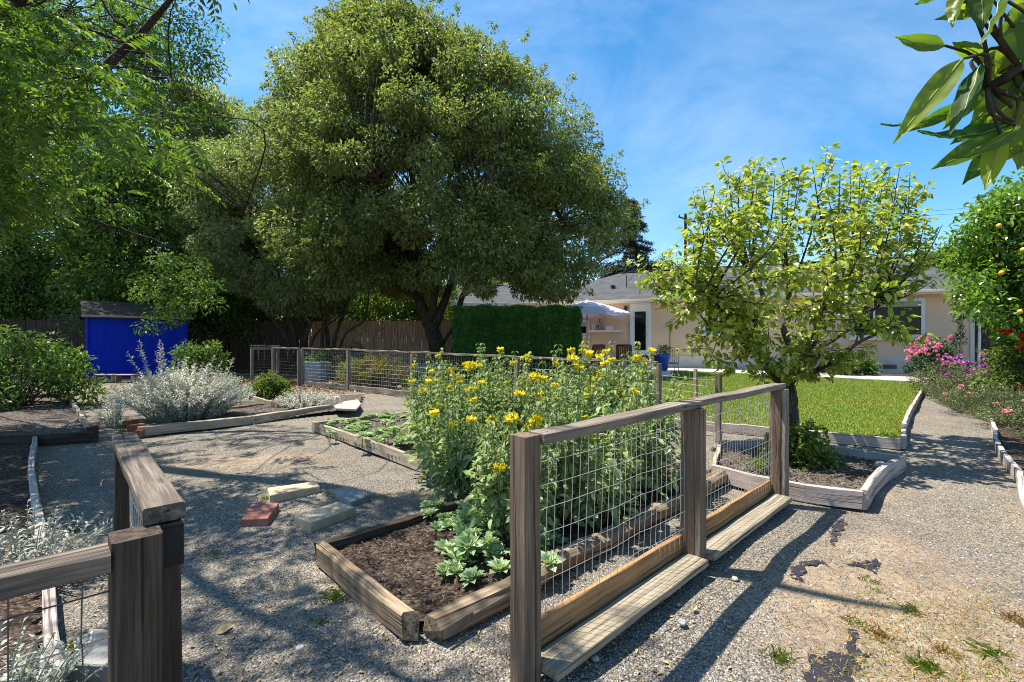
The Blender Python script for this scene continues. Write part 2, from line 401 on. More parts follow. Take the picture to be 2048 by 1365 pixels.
def gravel_ground():
    t = NT('gravel and dirt'); p = t.pos()
    vo = t.n('TexVoronoi'); vo.inputs['Scale'].default_value = 92; t.l(p, vo.inputs['Vector'])
    v2 = t.n('TexVoronoi'); v2.inputs['Scale'].default_value = 150; t.l(p, v2.inputs['Vector'])
    sep = t.n('SeparateColor'); t.l(vo.outputs['Color'], sep.inputs[0])
    sep2 = t.n('SeparateColor'); t.l(v2.outputs['Color'], sep2.inputs[0])
    rv = t.math('ADD', t.math('MULTIPLY', sep.outputs[0], .6), t.math('MULTIPLY', sep2.outputs[0], .4))
    c = t.ramp(rv, [(.15, (.092, .081, .067)), (.5, (.245, .220, .183)), (.8, (.375, .34, .285)), (.97, (.56, .51, .43))])
    big = t.noise(p, .9, 5.0, .6); c = t.mix(1.0, c, t.ramp(big.outputs['Fac'], [(.3, (.72, .74, .78)), (.7, (1.12, 1.08, 1.0))]), 'MULTIPLY')
    warm = t.noise(p, 5.5, 5.0, .65)
    c = t.mix(t.ramp(warm.outputs['Fac'], [(.50, (0, 0, 0)), (.72, (.5, .5, .5))]), c, (.34, .28, .20))
    # dirt
    n1 = t.noise(p, 3.0, 7.0, .65); n2 = t.noise(p, 26, 5.0, .7)
    dc = t.ramp(t.math('ADD', t.math('MULTIPLY', n1.outputs['Fac'], .5), t.math('MULTIPLY', n2.outputs['Fac'], .5)), [(.32, (.095, .068, .046)), (.5, (.265, .200, .137)), (.68, (.42, .335, .24))])
    lit = t.ramp(t.noise(p, 42, 4.0, .7, .5).outputs['Fac'], [(.60, (0, 0, 0)), (.66, (.75, .75, .75))])
    dc = t.mix(lit, dc, (.12, .085, .055))
    at = t.attr('dirt').outputs['Fac']
    brk = t.noise(p, 2.2, 8.0, .68)
    dm = t.math('ADD', at, t.math('MULTIPLY', t.math('SUBTRACT', brk.outputs['Fac'], .5), 1.5))
    fine = t.math('MULTIPLY', t.math('SUBTRACT', sep.outputs[1], .5), .62)
    dmf = t.ramp(t.math('ADD', dm, fine), [(.38, (0, 0, 0)), (.72, (.92, .92, .92))])
    c = t.mix(dmf, c, dc)
    # leaf litter and dark humus under the trees
    hm = t.math('ADD', t.attr('humus').outputs['Fac'], t.math('MULTIPLY', t.math('SUBTRACT', brk.outputs['Fac'], .5), 1.2))
    hc = t.ramp(t.noise(p, 34, 5.0, .75, .6).outputs['Fac'], [(.35, (.035, .026, .018)), (.55, (.10, .075, .05)), (.72, (.30, .23, .16))])
    c = t.mix(t.ramp(hm, [(.4, (0, 0, 0)), (.7, (1, 1, 1))]), c, hc)
    b = t.bsdf(Roughness=.95); b.inputs['Specular IOR Level'].default_value = .2; t.l(c, b.inputs['Base Color'])
    h = t.math('ADD', t.math('MULTIPLY', vo.outputs['Distance'], -1.0), t.math('MULTIPLY', v2.outputs['Distance'], -.5))
    h = t.math('MULTIPLY', h, t.math('SUBTRACT', 1.0, t.math('MULTIPLY', dmf, .7)))
    h = t.math('ADD', h, t.math('MULTIPLY', n2.outputs['Fac'], .6))
    t.bump(h, b, .95, .016); return t.m
M['ground'] = gravel_ground()
def mulch(name, a, b_, c_):
    t = NT(name); p = t.pos()
    vo = t.n('TexVoronoi'); vo.inputs['Scale'].default_value = 48; t.l(t.mapping(p, (1, 1.9, 1), (0, 0, .6)), vo.inputs['Vector'])
    sep = t.n('SeparateColor'); t.l(vo.outputs['Color'], sep.inputs[0])
    n = t.noise(p, 40, 5.0, .7, .5)
    f = t.math('ADD', t.math('MULTIPLY', sep.outputs[0], .5), t.math('MULTIPLY', n.outputs['Fac'], .5))
    c = t.ramp(f, [(.22, a), (.55, b_), (.82, c_)])
    b = t.bsdf(Roughness=.95); b.inputs['Specular IOR Level'].default_value = .15; t.l(c, b.inputs['Base Color'])
    t.bump(t.math('ADD', f, t.math('MULTIPLY', vo.outputs['Distance'], -.8)), b, 1.0, .02); return t.m
M['mulch'] = mulch('dark bark mulch', (.022, .015, .011), (.075, .053, .040), (.19, .145, .11))
M['mulch_grey'] = mulch('grey brown chip mulch', (.045, .038, .032), (.125, .105, .088), (.30, .26, .22))
M['chip'] = plain('bark chips', (.15, .105, .075), .9, .1, .5, 40)
def lawn_mat():
    t = NT('lawn soil'); p = t.pos()
    c = t.ramp(t.noise(p, 1.4, 6.0).outputs['Fac'], [(.35, (.09, .13, .018)), (.65, (.17, .185, .035))])
    b = t.bsdf(Roughness=.95); t.l(c, b.inputs['Base Color']); return t.m
M['lawn'] = lawn_mat()
def blade_mat():
    t = NT('lawn grass blades'); geo = t.n('NewGeometry')
    c = t.ramp(geo.outputs['Random Per Island'], [(0, (.115, .225, .018)), (.5, (.235, .355, .035)), (.85, (.38, .43, .075)), (1, (.54, .48, .18))])
    nz = t.noise(geo.outputs['Position'], .9, 4.0)
    c = t.mix(t.ramp(nz.outputs['Fac'], [(.45, (0, 0, 0)), (.7, (.6, .6, .6))]), c, (.34, .30, .075))
    b = t.n('BsdfPrincipled'); b.inputs['Roughness'].default_value = .6; b.inputs['Specular IOR Level'].default_value = .25; t.l(c, b.inputs['Base Color'])
    tr = t.n('BsdfTranslucent'); t.l(c, tr.inputs['Color']); mx = t.n('MixShader'); mx.inputs[0].default_value = .3
    t.l(b.outputs[0], mx.inputs[1]).l(tr.outputs[0], mx.inputs[2]).l(mx.outputs[0], t.out.inputs[0]); return t.m
M['blade'] = blade_mat()
def pebble_mat():
    t = NT('gravel stones'); geo = t.n('NewGeometry')
    c = t.ramp(geo.outputs['Random Per Island'], [(0, (.10, .105, .11)), (.4, (.23, .23, .225)), (.8, (.38, .36, .33)), (1, (.62, .60, .55))])
    b = t.bsdf(Roughness=.9); t.l(c, b.inputs['Base Color']); return t.m
M['pebble'] = pebble_mat()
M['bark'] = bark_mat('grey brown bark', [(.030, .022, .016), (.085, .065, .048), (.17, .135, .10), (.075, .065, .04)])
M['bark_dark'] = bark_mat('dark bark', [(.018, .013, .010), (.05, .038, .028), (.10, .08, .06), (.05, .045, .03)])
M['bark_pear'] = bark_mat('rough pear bark', [(.028, .020, .014), (.11, .085, .062), (.24, .20, .155), (.15, .14, .10)], 1.7)
M['twig'] = bark_mat('thin twigs', [(.05, .035, .025), (.12, .085, .06), (.20, .15, .11), (.11, .085, .05)], 2.0, .3)
M['l_big'] = leaf_mat('glossy evergreen leaves', [(.088, .142, .034), (.165, .212, .060), (.315, .322, .13)], .48, .42, .5, clump=.6)
M['l_left'] = leaf_mat('grey green privet leaves', [(.11, .16, .060), (.20, .25, .10), (.34, .36, .175)], .46, .4, .5, clump=.7)
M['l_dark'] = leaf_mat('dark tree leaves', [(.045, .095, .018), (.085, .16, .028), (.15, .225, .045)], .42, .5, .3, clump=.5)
M['l_bright'] = leaf_mat('bright feathery leaflets', [(.045, .105, .014), (.092, .170, .026), (.20, .275, .045)], .46, .45, .35, clump=.6)
M['l_lime'] = leaf_mat('yellow green leaves', [(.06, .12, .010), (.12, .20, .018), (.20, .27, .03)], .45, .5, .3, clump=.5)  # the leaves' own yellow green, varied per leaf
M['l_pear'] = leaf_mat('light green pear leaves', [(.13, .21, .025), (.29, .36, .055), (.50, .50, .12)], .42, .30, .5, clump=1.2)
M['l_citrus'] = leaf_mat('glossy citrus leaves', [(.055, .14, .014), (.12, .225, .024), (.24, .33, .045)], .45, .25, .6, clump=1.0)
M['l_bough'] = leaf_mat('dark near citrus leaves', [(.026, .075, .010), (.075, .14, .014), (.19, .25, .022)], .52, .4, .4, 2.0, clump=7.0)
M['l_hedge'] = leaf_mat('deep green hedge leaves', [(.032, .11, .022), (.070, .19, .036), (.13, .275, .06)], .35, .42, .4, clump=1.5)
M['l_sage'] = leaf_mat('dull grey green sage leaves', [(.15, .22, .085), (.25, .33, .145), (.39, .45, .245)], .36, .7, .2, clump=2.0)
M['l_bud'] = leaf_mat('pale green bud whorls', [(.20, .25, .08), (.30, .34, .125), (.42, .44, .19)], .25, .8, .1, clump=2.0)
M['l_silver'] = leaf_mat('silver felted leaves', [(.36, .355, .31), (.58, .57, .50), (.80, .78, .70)], .15, .85, .1, .95, 2.0)
M['l_silvblue'] = leaf_mat('blue silver leaves', [(.22, .24, .20), (.37, .39, .34), (.52, .54, .48)], .15, .85, .1, .95, 2.0)
M['l_rosette'] = leaf_mat('pale fleshy rosette leaves', [(.20, .31, .13), (.32, .43, .22), (.45, .54, .33)], .22, .5, .3, 1.2, 3.0)
M['l_shrub'] = leaf_mat('mid green shrub leaves', [(.05, .11, .018), (.095, .175, .028), (.175, .25, .05)], .38, .4, .45, clump=1.5)
M['l_nandina'] = leaf_mat('bronze green shrub leaves', [(.07, .085, .012), (.14, .13, .018), (.24, .17, .025)], .35, .5, .3, clump=1.5)
M['l_lav'] = leaf_mat('grey green lavender leaves', [(.075, .10, .045), (.14, .165, .075), (.22, .235, .11)], .25, .7, .2, clump=1.5)
M['l_rose'] = leaf_mat('dark rose leaves', [(.02, .05, .014), (.042, .09, .028), (.085, .135, .055)], .25, .4, .4, clump=2.0)
M['l_conifer'] = leaf_mat('blue grey conifer needles', [(.030, .045, .03), (.055, .075, .048), (.095, .115, .075)], .15, .7, .2, clump=.6)
M['l_weed'] = leaf_mat('fresh weed leaves', [(.075, .125, .02), (.13, .185, .03), (.22, .26, .06)], .4, .5, .3, clump=4.0)
M['l_dry'] = leaf_mat('dry straw grass', [(.20, .10, .04), (.36, .22, .08), (.45, .34, .14)], .3, .7, .2, clump=4.0)
M['p_yellow'] = leaf_mat('yellow sage petals', [(.74, .58, .02), (.86, .74, .05), (.92, .84, .13)], .35, .6, .2, 1.0, 3.0)
M['p_pink'] = leaf_mat('pink rose petals', [(.62, .09, .24), (.80, .27, .47), (.90, .62, .74)], .3, .6, .2, 1.1, 2.0)
M['p_red'] = leaf_mat('red rose petals', [(.50, .008, .015), (.68, .02, .025), (.80, .07, .05)], .3, .6, .2, 1.1, 3.0)
M['p_purple'] = leaf_mat('purple geranium petals', [(.36, .06, .46), (.52, .14, .60), (.70, .32, .66)], .3, .6, .2, 1.1, 3.0)
M['p_white'] = leaf_mat('white petals', [(.70, .66, .62), (.80, .78, .74), (.86, .84, .82)], .3, .6, .2, 1.0, 3.0)
M['stem'] = plain('green stems', (.13, .17, .06), .7, .2, .3, 8)
M['stem_grey'] = plain('grey felted stems', (.33, .34, .27), .8, .2, .2, 8)
# ================================================================== camera, sun, sky
cam = bpy.data.cameras.new('camera'); cam.lens = 17.0; cam.sensor_width = 36.0; cam.clip_start = .03; cam.clip_end = 3000
co = bpy.data.objects.new('camera', cam); COL.objects.link(co); co.location = (0, 0, CH); co.rotation_euler = (math.radians(90), 0, 0)
SC.camera = co
SUN = norm(A3(-.41, .12, .98))
sl = bpy.data.lights.new('sun', 'SUN'); sl.energy = 4.4; sl.angle = math.radians(.55); sl.color = (1.0, .93, .82)
so = bpy.data.objects.new('sun', sl); COL.objects.link(so); so.location = (0, 0, 40)
from mathutils import Vector
so.rotation_euler = Vector(tuple(-SUN)).to_track_quat('-Z', 'Y').to_euler()
W = bpy.data.worlds.new('World'); SC.world = W; W.use_nodes = True
wt = W.node_tree
for n_ in list(wt.nodes): wt.nodes.remove(n_)
wo = wt.nodes.new('ShaderNodeOutputWorld'); bg = wt.nodes.new('ShaderNodeBackground'); sky = wt.nodes.new('ShaderNodeTexSky')
sky.sky_type = 'NISHITA'; sky.sun_disc = False; sky.sun_elevation = math.asin(SUN[2]); sky.sun_rotation = math.atan2(SUN[0], SUN[1])
sky.air_density = 1.0; sky.dust_density = .4; sky.ozone_density = 2.5; sky.altitude = 50
bg.inputs['Strength'].default_value = .094
tc = wt.nodes.new('ShaderNodeTexCoord'); mp = wt.nodes.new('ShaderNodeMapping'); mp.inputs['Scale'].default_value = (1.2, 1.5, 2.6); mp.inputs['Rotation'].default_value = (.35, .28, .3)
wt.links.new(tc.outputs['Generated'], mp.inputs['Vector'])
nz = wt.nodes.new('ShaderNodeTexNoise'); nz.inputs['Scale'].default_value = 1.7; nz.inputs['Detail'].default_value = 9; nz.inputs['Roughness'].default_value = .62; nz.inputs['Distortion'].default_value = .7
wt.links.new(mp.outputs[0], nz.inputs['Vector'])
cr = wt.nodes.new('ShaderNodeValToRGB'); cr.color_ramp.elements[0].position = .40; cr.color_ramp.elements[0].color = (0, 0, 0, 1); cr.color_ramp.elements[1].position = .78; cr.color_ramp.elements[1].color = (.36, .36, .36, 1)
wt.links.new(nz.outputs['Fac'], cr.inputs[0])
mx = wt.nodes.new('ShaderNodeMixRGB'); mx.inputs[2].default_value = (4.8, 5.5, 6.2, 1)
wt.links.new(cr.outputs[0], mx.inputs[0]); hs_ = wt.nodes.new('ShaderNodeHueSaturation'); hs_.inputs['Saturation'].default_value = 1.32; hs_.inputs['Hue'].default_value = .492; wt.links.new(sky.outputs[0], hs_.inputs['Color']); wt.links.new(hs_.outputs[0], mx.inputs[1]); wt.links.new(mx.outputs[0], bg.inputs[0]); wt.links.new(bg.outputs[0], wo.inputs[0])
SC.view_settings.view_transform = 'Standard'; SC.view_settings.look = 'None'; SC.view_settings.exposure = 1.27; SC.view_settings.gamma = 1
cy = SC.cycles
SC.render.engine = 'CYCLES'
cy.max_bounces = 7; cy.diffuse_bounces = 4; cy.glossy_bounces = 3; cy.transmission_bounces = 4; cy.transparent_max_bounces = 4; cy.volume_bounces = 0
cy.caustics_reflective = False; cy.caustics_refractive = False
cy.use_adaptive_sampling = False; cy.sample_clamp_indirect = 3
try:
    cy.use_denoising = True; cy.filter_width = 1.0; cy.denoiser = 'OPENIMAGEDENOISE'; cy.denoising_input_passes = 'RGB_ALBEDO_NORMAL'; cy.denoising_prefilter = 'NONE'
except Exception: pass

# ================================================================== ground
def blob(x, y, c, r, rot=0.0):
    dx, dy = x-c[0], y-c[1]; ca, sa = math.cos(rot), math.sin(rot)
    u, v = (dx*ca+dy*sa)/r[0], (-dx*sa+dy*ca)/r[1]
    return np.exp(-(u*u+v*v)*1.1)
def axis(lo, hi, core0, core1, st, gr=1.13):
    a = list(np.arange(core0, core1+1e-6, st)); s = st
    while a[-1] < hi: s *= gr; a.append(a[-1]+s)
    s = st
    while a[0] > lo: s *= gr; a.insert(0, a[0]-s)
    return np.array(a)
gx = axis(-400, 400, -5, 6, .075); gy = axis(-60, 800, .4, 9, .075)
X, Y = np.meshgrid(gx, gy); x, y = X.ravel(), Y.ravel()
def hgt(x, y):
    f = np.exp(-((x/18)**2+(y/22)**2))
    return (.012*np.sin(x*2.1+y*1.3)+.010*np.sin(x*.9-y*2.3+1)+.006*np.sin(x*5.1+y*3.7)+.005*np.sin(7.3*y-4.1*x))*f-.012
gz = hgt(x, y)
dirt = np.zeros_like(x)
for c, r, rot, w in [(G(470, 925), (1.5, .55), .15, .62), (G(330, 900), (.8, .4), 0, .35), (G(560, 915), (.9, .35), .2, .3), (G(1900, 1180), (1.25, .8), .6, .42), (G(1760, 1260), (.55, .6), .7, .5), (G(1990, 1340), (.6, .6), .7, .5), (G(1750, 1100), (.75, .4), .75, .40), (G(1760, 990), (.7, .45), .8, .5),
                     (G(1870, 840), (1.2, .55), .8, .62), (G(1640, 1180), (.5, .25), .8, .3), (G(1200, 1330), (.3, .3), 0, .15), (G(620, 1310), (.35, .3), 0, .25), (G(240, 880), (.8, .3), .3, .45), (G(1900, 790), (1, .5), .8, .25), (G(1950, 1040), (.5, .3), .6, .18), (G(750, 870), (.5, .4), 0, .2)]:
    dirt = np.maximum(dirt, 0)+w*blob(x, y, c, r, rot)
hum = 1.0*np.clip((y-13.2+.18*(x+8))/2.5, 0, 1)*(x < 1)+.5*blob(x, y, (-11, 11.5), (3.0, 2.2))+.6*blob(x, y, (-6, 13), (3, 1.2))
q = np.arange(len(gx)*len(gy)).reshape(len(gy), len(gx))
F4 = np.stack([q[:-1, :-1].ravel(), q[:-1, 1:].ravel(), q[1:, 1:].ravel(), q[1:, :-1].ravel()], 1)
mb = MB(); mb.add(np.c_[x, y, gz], [F4]); g_o = mb.build('ground', M['ground'], smooth=True); tag(g_o, 'grey gravel ground with tan bare dirt patches', kind='structure')
for nm, arr in (('dirt', dirt), ('humus', hum)):
    at = g_o.data.attributes.new(nm, 'FLOAT', 'POINT'); at.data.foreach_set('value', np.clip(arr, 0, 1.2).astype(np.float32))

LAWN = [(4.86, 6.2), (5.9, 7.2), (7.0, 8.6), (13.0, 15.2), (10.7, 18.0), (7.4, 21.0), (3.2, 20.3), (-3.2, 19.6), (-3.7, 16), (-1.6, 12.5), (3.2, 7.3)]
mb = MB(); sheet(mb, LAWN, -.03, .018); tag(mb.build('lawn', M['lawn']), 'mown green and straw coloured lawn', kind='structure')
# grass blades
n = 260000
lx = rng.uniform(-4, 13, n*2); ly = 6+15.2*rng.random(n*2)**1.35
k = in_poly(lx, ly, LAWN); lx, ly = lx[k], ly[k]
n = len(lx); dist = np.sqrt(lx**2+ly**2)
h = (.022+.014*rng.random(n))*(1+.02*dist); w = .0035+.0007*dist
an = rng.random(n)*2*math.pi
V = np.zeros((n, 3, 3)); ca, sa = np.cos(an), np.sin(an)
V[:, 0] = np.c_[lx-ca*w, ly-sa*w, np.full(n, .012)]; V[:, 1] = np.c_[lx+ca*w, ly+sa*w, np.full(n, .012)]
V[:, 2] = np.c_[lx+rng.normal(size=n)*.014, ly+rng.normal(size=n)*.014, .015+h]
mb = MB(); mb.add(V, [np.arange(3*n).reshape(-1, 3)]); tag(mb.build('grass', M['blade']), 'short lawn grass, green with straw streaks', 'grass', kind='stuff')
# loose stones of the gravel
def pebbles(n, px0, px1, py0, py1, s0, s1, name='gravel', label='loose grey gravel stones'):
    base = np.array([[1, 0, 0], [0, 1, 0], [-1, 0, 0], [0, -1, 0], [0, 0, .7], [0, 0, -.7], [.6, .6, .35], [-.6, -.6, .3]])[:6]
    fc = np.array([[0, 1, 4], [1, 2, 4], [2, 3, 4], [3, 0, 4], [1, 0, 5], [2, 1, 5], [3, 2, 5], [0, 3, 5]])
    ppx = rng.uniform(px0, px1, n); ppy = py0+(py1-py0)*rng.random(n)
    Yv = CH*FPX/(ppy-682.5); Xv = (ppx-1024)*Yv/FPX
    s = s0*(s1/s0)**(rng.random(n)**2.2)
    an = rng.random(n)*6.28; jit = 1+.35*rng.normal(size=(n, 6, 3))*.6
    b = base[None]*jit*s[:, None, None]*np.array([1, .75, .75])
    c, sn = np.cos(an)[:, None], np.sin(an)[:, None]
    V = np.stack([b[..., 0]*c-b[..., 1]*sn+Xv[:, None], b[..., 0]*sn+b[..., 1]*c+Yv[:, None], b[..., 2]+hgt(Xv, Yv)[:, None]+s[:, None]*.25], -1)
    mb = MB(); mb.add(V, [(fc[None]+(np.arange(n)*6)[:, None, None]).reshape(-1, 3)])
    return tag(mb.build(name, M['pebble']), label, 'gravel', kind='stuff')
pebbles(30000, -150, 2250, 830, 1500, .0028, .0095)

PATIO = [(2.2, 20.6), (7.35, 21.3), (10.8, 18.3), (13.2, 15.5), (15.2, 14.0), (17.2, 15.9), (8.3, 23.2), (2.0, 26.0), (-1.5, 24.5), (-1, 20.6)]
PATIO = [(7.55, 21.2), (10.85, 18.2), (13.15, 15.45), (14.9, 14.2), (16.6, 15.4), (14.6, 17.6), (12.0, 19.8), (9.0, 23.2), (2.5, 26.2), (-1.5, 26), (-1, 20.3), (3.2, 20.5)]
mb = MB(); sheet(mb, PATIO, -.05, .05); tag(mb.build('patio', M['walk']), 'pale concrete patio and walkway by the house', kind='structure')
mb = MB(); sheet(mb, [(14.7, 17.8), (16.9, 15.6), (20.5, 17.5), (18.0, 19.2), (9.4, 23.0), (12.1, 20.0)], -.04, .012); tag(mb.build('flower_bed_soil', M['mulch']), 'dark soil strip along the house wall', kind='structure')

# ================================================================== timber edged beds
EX, EY = norm(A3(.70, .714, 0)), norm(A3(-.714, .70, 0))     # the two directions of the garden grid
def bed(name, label, loc, boards, soil=None, soil_mat='mulch', sz=.05, group='timber edged garden beds', cat='garden bed'):
    r = thing(name, label, cat, loc, group)
    for b in boards:
        mb = MB(); pts, w, h, mt = b[:4]; kw = b[4] if len(b) > 4 else {}
        pts = [A3(p[0], p[1], (p[2] if len(p) > 2 else 0)+h/2) for p in pts]
        kw = dict(dict(jit=.003, ch=.006, rag=.015), **kw)
        plank(mb, smooth_path(pts, 16), w, h, **kw); o = mb.build('board', M[mt], r)
        if len(b) > 5: o['label'] = b[5]
    if soil is not None:
        # soil with a slightly heaped surface
        s = np.asarray(soil, float); n = 0
        mn, mxx = s.min(0), s.max(0); st = max(.045, (mxx-mn).max()/70)
        ax, ay = np.arange(mn[0]-st, mxx[0]+2*st, st), np.arange(mn[1]-st, mxx[1]+2*st, st)
        XX, YY = np.meshgrid(ax, ay); xx, yy = XX.ravel(), YY.ravel(); ins = in_poly(xx, yy, [tuple(p) for p in s])
        qq = np.arange(len(xx)).reshape(len(ay), len(ax)); ff = np.stack([qq[:-1, :-1].ravel(), qq[:-1, 1:].ravel(), qq[1:, 1:].ravel(), qq[1:, :-1].ravel()], 1)
        ff = ff[ins[ff].sum(1) >= 3]
        zz = sz+.008*np.sin(xx*7+yy*3)+.007*np.sin(yy*9-xx*4)+rng.normal(size=len(xx))*.006
        mb = MB(); mb.add(np.c_[xx, yy, zz], [ff]); mb.build('soil', M[soil_mat], r, smooth=True)
    return r
def chips(poly, z, n, L=(.012, .05), name='mulch_chips', label='loose bark chips'):
    s = np.asarray(poly, float); mn, mxx = s.min(0), s.max(0)
    xx, yy = rng.uniform(mn[0], mxx[0], n), rng.uniform(mn[1], mxx[1], n); k = in_poly(xx, yy, [tuple(p) for p in s]); xx, yy = xx[k], yy[k]
    d = rng.normal(size=(len(xx), 3)); d[:, 2] *= .25; up = rng.normal(size=(len(xx), 3))*.35; up[:, 2] += 1
    ll = rng.uniform(L[0], L[1], len(xx))
    mb = MB(); leaf_cloud(mb, np.c_[xx, yy, z+.012+.012*rng.random(len(xx))], d, up, ll, ll*rng.uniform(.15, .4, len(xx)))
    return mb
n1, n2_, n3_ = G(838, 1282)[:2], G(640, 1128)[:2], G(1215, 1085)[:2]
far = n1+EX[:2]*3.6; back = n2_+EX[:2]*3.6
near_poly = [n1, far, back, n2_]
bed('garden_bed', 'near raised bed of split rotting timbers around dark bark mulch', (n1[0], n1[1], 0), [
    ([(*(n1+EY[:2]*.02+EX[:2]*-.03),), (*n2_,)], .07, .13, 'sleeper', dict(jit=.006, ch=.014, rag=.07)),
    ([(*(n1+EX[:2]*.05-EY[:2]*.06),), (*(n1+EX[:2]*.9-EY[:2]*.055),), (*(far-EY[:2]*.03),)], .12, .115, 'sleeper', dict(jit=.008, ch=.03, rag=.06)),
    ([(*(n2_-EX[:2]*.02),), (*(n2_+EX[:2]*1.05+EY[:2]*.02),)], .05, .12, 'dark_wood', dict(jit=.005)),
    ([(*(n2_+EX[:2]*1.07+EY[:2]*.03),), (*back,)], .05, .11, 'sleeper', dict(jit=.004))], near_poly, 'mulch', .06)
tag(chips([n1+EX[:2]*.08+EY[:2]*.08, far, back, n2_+EX[:2]*.08-EY[:2]*.08], .06, 5200).build('mulch_chips', M['chip']), 'loose bark chips on the near bed', 'mulch', kind='stuff')
mb = MB(); pp = n1+EX[:2]*.13-EY[:2]*.125; box(mb, (pp[0], pp[1], .075), (.18, .003, .035), math.atan2(EX[1], EX[0])+.08); tag(mb.build('metal_bracket', M['galv_plate']), 'small galvanised plate screwed to the split timber end', 'bracket')

# second bed with low rosettes and sage
c0, c1 = G(626, 862)[:2], G(850, 946)[:2]
b2 = [c0, c1, c1+EX[:2]*3.0, c0+EX[:2]*2.0]
bed('garden_bed', 'middle bed with an orange tinged front board and low rosette plants', (c0[0], c0[1], 0), [
    ([(*c0,), (*(c0+(c1-c0)*.5+EX[:2]*.03),), (*c1,)], .045, .14, 'pale_wood'), ([(*(c0+EX[:2]*.03),), (*(c0+EX[:2]*2.0),)], .045, .12, 'pale_wood'), ([(*c1,), (*(c1+EX[:2]*1.8),)], .045, .12, 'dark_wood')],
    b2, 'mulch_grey', .06)
# bed with the silver shrub
s0, s1 = G(276, 873)[:2], G(715, 822)[:2]
mid = G(500, 848)[:2]
sb = [s0, mid, s1, s1+A3(-.6, 2.4, 0)[:2], s0+A3(-.9, 3.6, 0)[:2]]
bed('garden_bed', 'bed of silver shrubs behind a long bleached timber', (s0[0], s0[1], 0), [
    ([(*s0,), (*mid,)], .12, .13, 'pale_wood'), ([(*(mid+A3(.02, .01, 0)[:2]),), (*(s1-A3(.5, .1, 0)[:2]),)], .11, .13, 'pale_wood'),
    ([G(507, 808)[:2], G(556, 822)[:2]], .05, .16, 'pale_wood'), ([G(330, 838)[:2], G(555, 812)[:2]], .05, .08, 'sleeper')], sb, 'mulch_grey', .05)
mb = MB(); a, b_ = G(664, 818)[:2], G(716, 836)[:2]
sheet(mb, [G(672, 832)[:2], G(712, 834)[:2], G(722, 822)[:2], G(716, 812)[:2], G(690, 816)[:2], G(668, 826)[:2]], .10, .135); tag(mb.build('flat_board', M['pink_wood']), 'short broken pinkish board lying on the timber end', 'board')
# left bed
l0, l1, l2, l3 = G(-330, 905)[:2], G(185, 885)[:2], G(135, 800)[:2], G(-120, 806)[:2]
bed('garden_bed', 'weedy far left bed with a white standpipe in its corner', (l1[0], l1[1], 0), [
    ([(*l0,), (*G(60, 893)[:2],), (*l1,)], .05, .15, 'dark_wood'), ([(*l1,), (*G(165, 850)[:2],), (*l2,)], .05, .15, 'pale_wood'), ([(*l2,), (*l3,)], .05, .15, 'dark_wood')],
    [l0, l1, l2, l3], 'mulch_grey', .06)
mb = MB(); box(mb, (l1[0], l1[1], .10), (.09, .09, .22)); tag(mb.build('corner_stake', M['dark_wood']), 'short dark corner stake of the far left bed', 'stake')
# bottom left bed with pinkish edging
e = [G(72, 890)[:2], G(62, 950)[:2], G(76, 1060)[:2], G(92, 1200)[:2], G(112, 1420)[:2]]
ll = [G(-300, 900)[:2], e[0], e[1], e[2], e[3], e[4], G(-500, 1420)[:2]]
bed('garden_bed', 'near left bed edged by a wavy pinkish grey board', (*e[2], 0), [([tuple(p) for p in e], .045, .13, 'pink_wood')], ll, 'mulch', .05)
# pear bed
p0, p1, p2, p3, p4 = G(1548, 992)[:2], G(1725, 1020)[:2], G(1808, 940)[:2], G(1590, 905)[:2], G(1440, 905)[:2]
cv = (p1+p2)/2+A3(-.03, .03, 0)[:2]
p5 = G(1425, 960)[:2]
bed('garden_bed', 'pear tree bed with pinkish boards, its end board bowed', (*p1, 0), [
    ([(*p5,), (*p0,), (*p1,)], .045, .15, 'pink_wood'), ([(*p1,), (*cv,), (*p2,)], .05, .16, 'pink_wood'), ([(*p2,), (*p3,), (*p4,)], .045, .14, 'pink_wood'), ([(*p4,), (*p5,)], .045, .11, 'pale_wood')],
    [p5, p0, p1, cv, p2, p3, p4], 'mulch_grey', .05)
tag(chips([p5, p0, p1, cv, p2, p3, p4], .05, 3000, (.015, .06)).build('mulch_chips', M['chip']), 'loose chips and dry leaves on the pear tree bed', 'mulch', kind='stuff')
# lawn edging
f = [(3.25, 7.15), (4.9, 6.1)]
r = thing('lawn_edging', 'pale pinkish board edging along two sides of the lawn', 'edging', (4.9, 6.1, 0))
for pts in ([A3(1.5, 8.35, .06), A3(3.25, 7.13, .06), A3(4.88, 6.08, .06)], [A3(4.92, 6.08, .06), A3(5.86, 7.22, .06), A3(6.98, 8.5, .06)], [A3(7.0, 8.52, .06), A3(9.98, 11.8, .06), A3(13.05, 15.15, .06)]):
    mb = MB(); plank(mb, smooth_path(pts, 14), .05, .14, jit=.003); mb.build('board', M['pink_wood'], r)
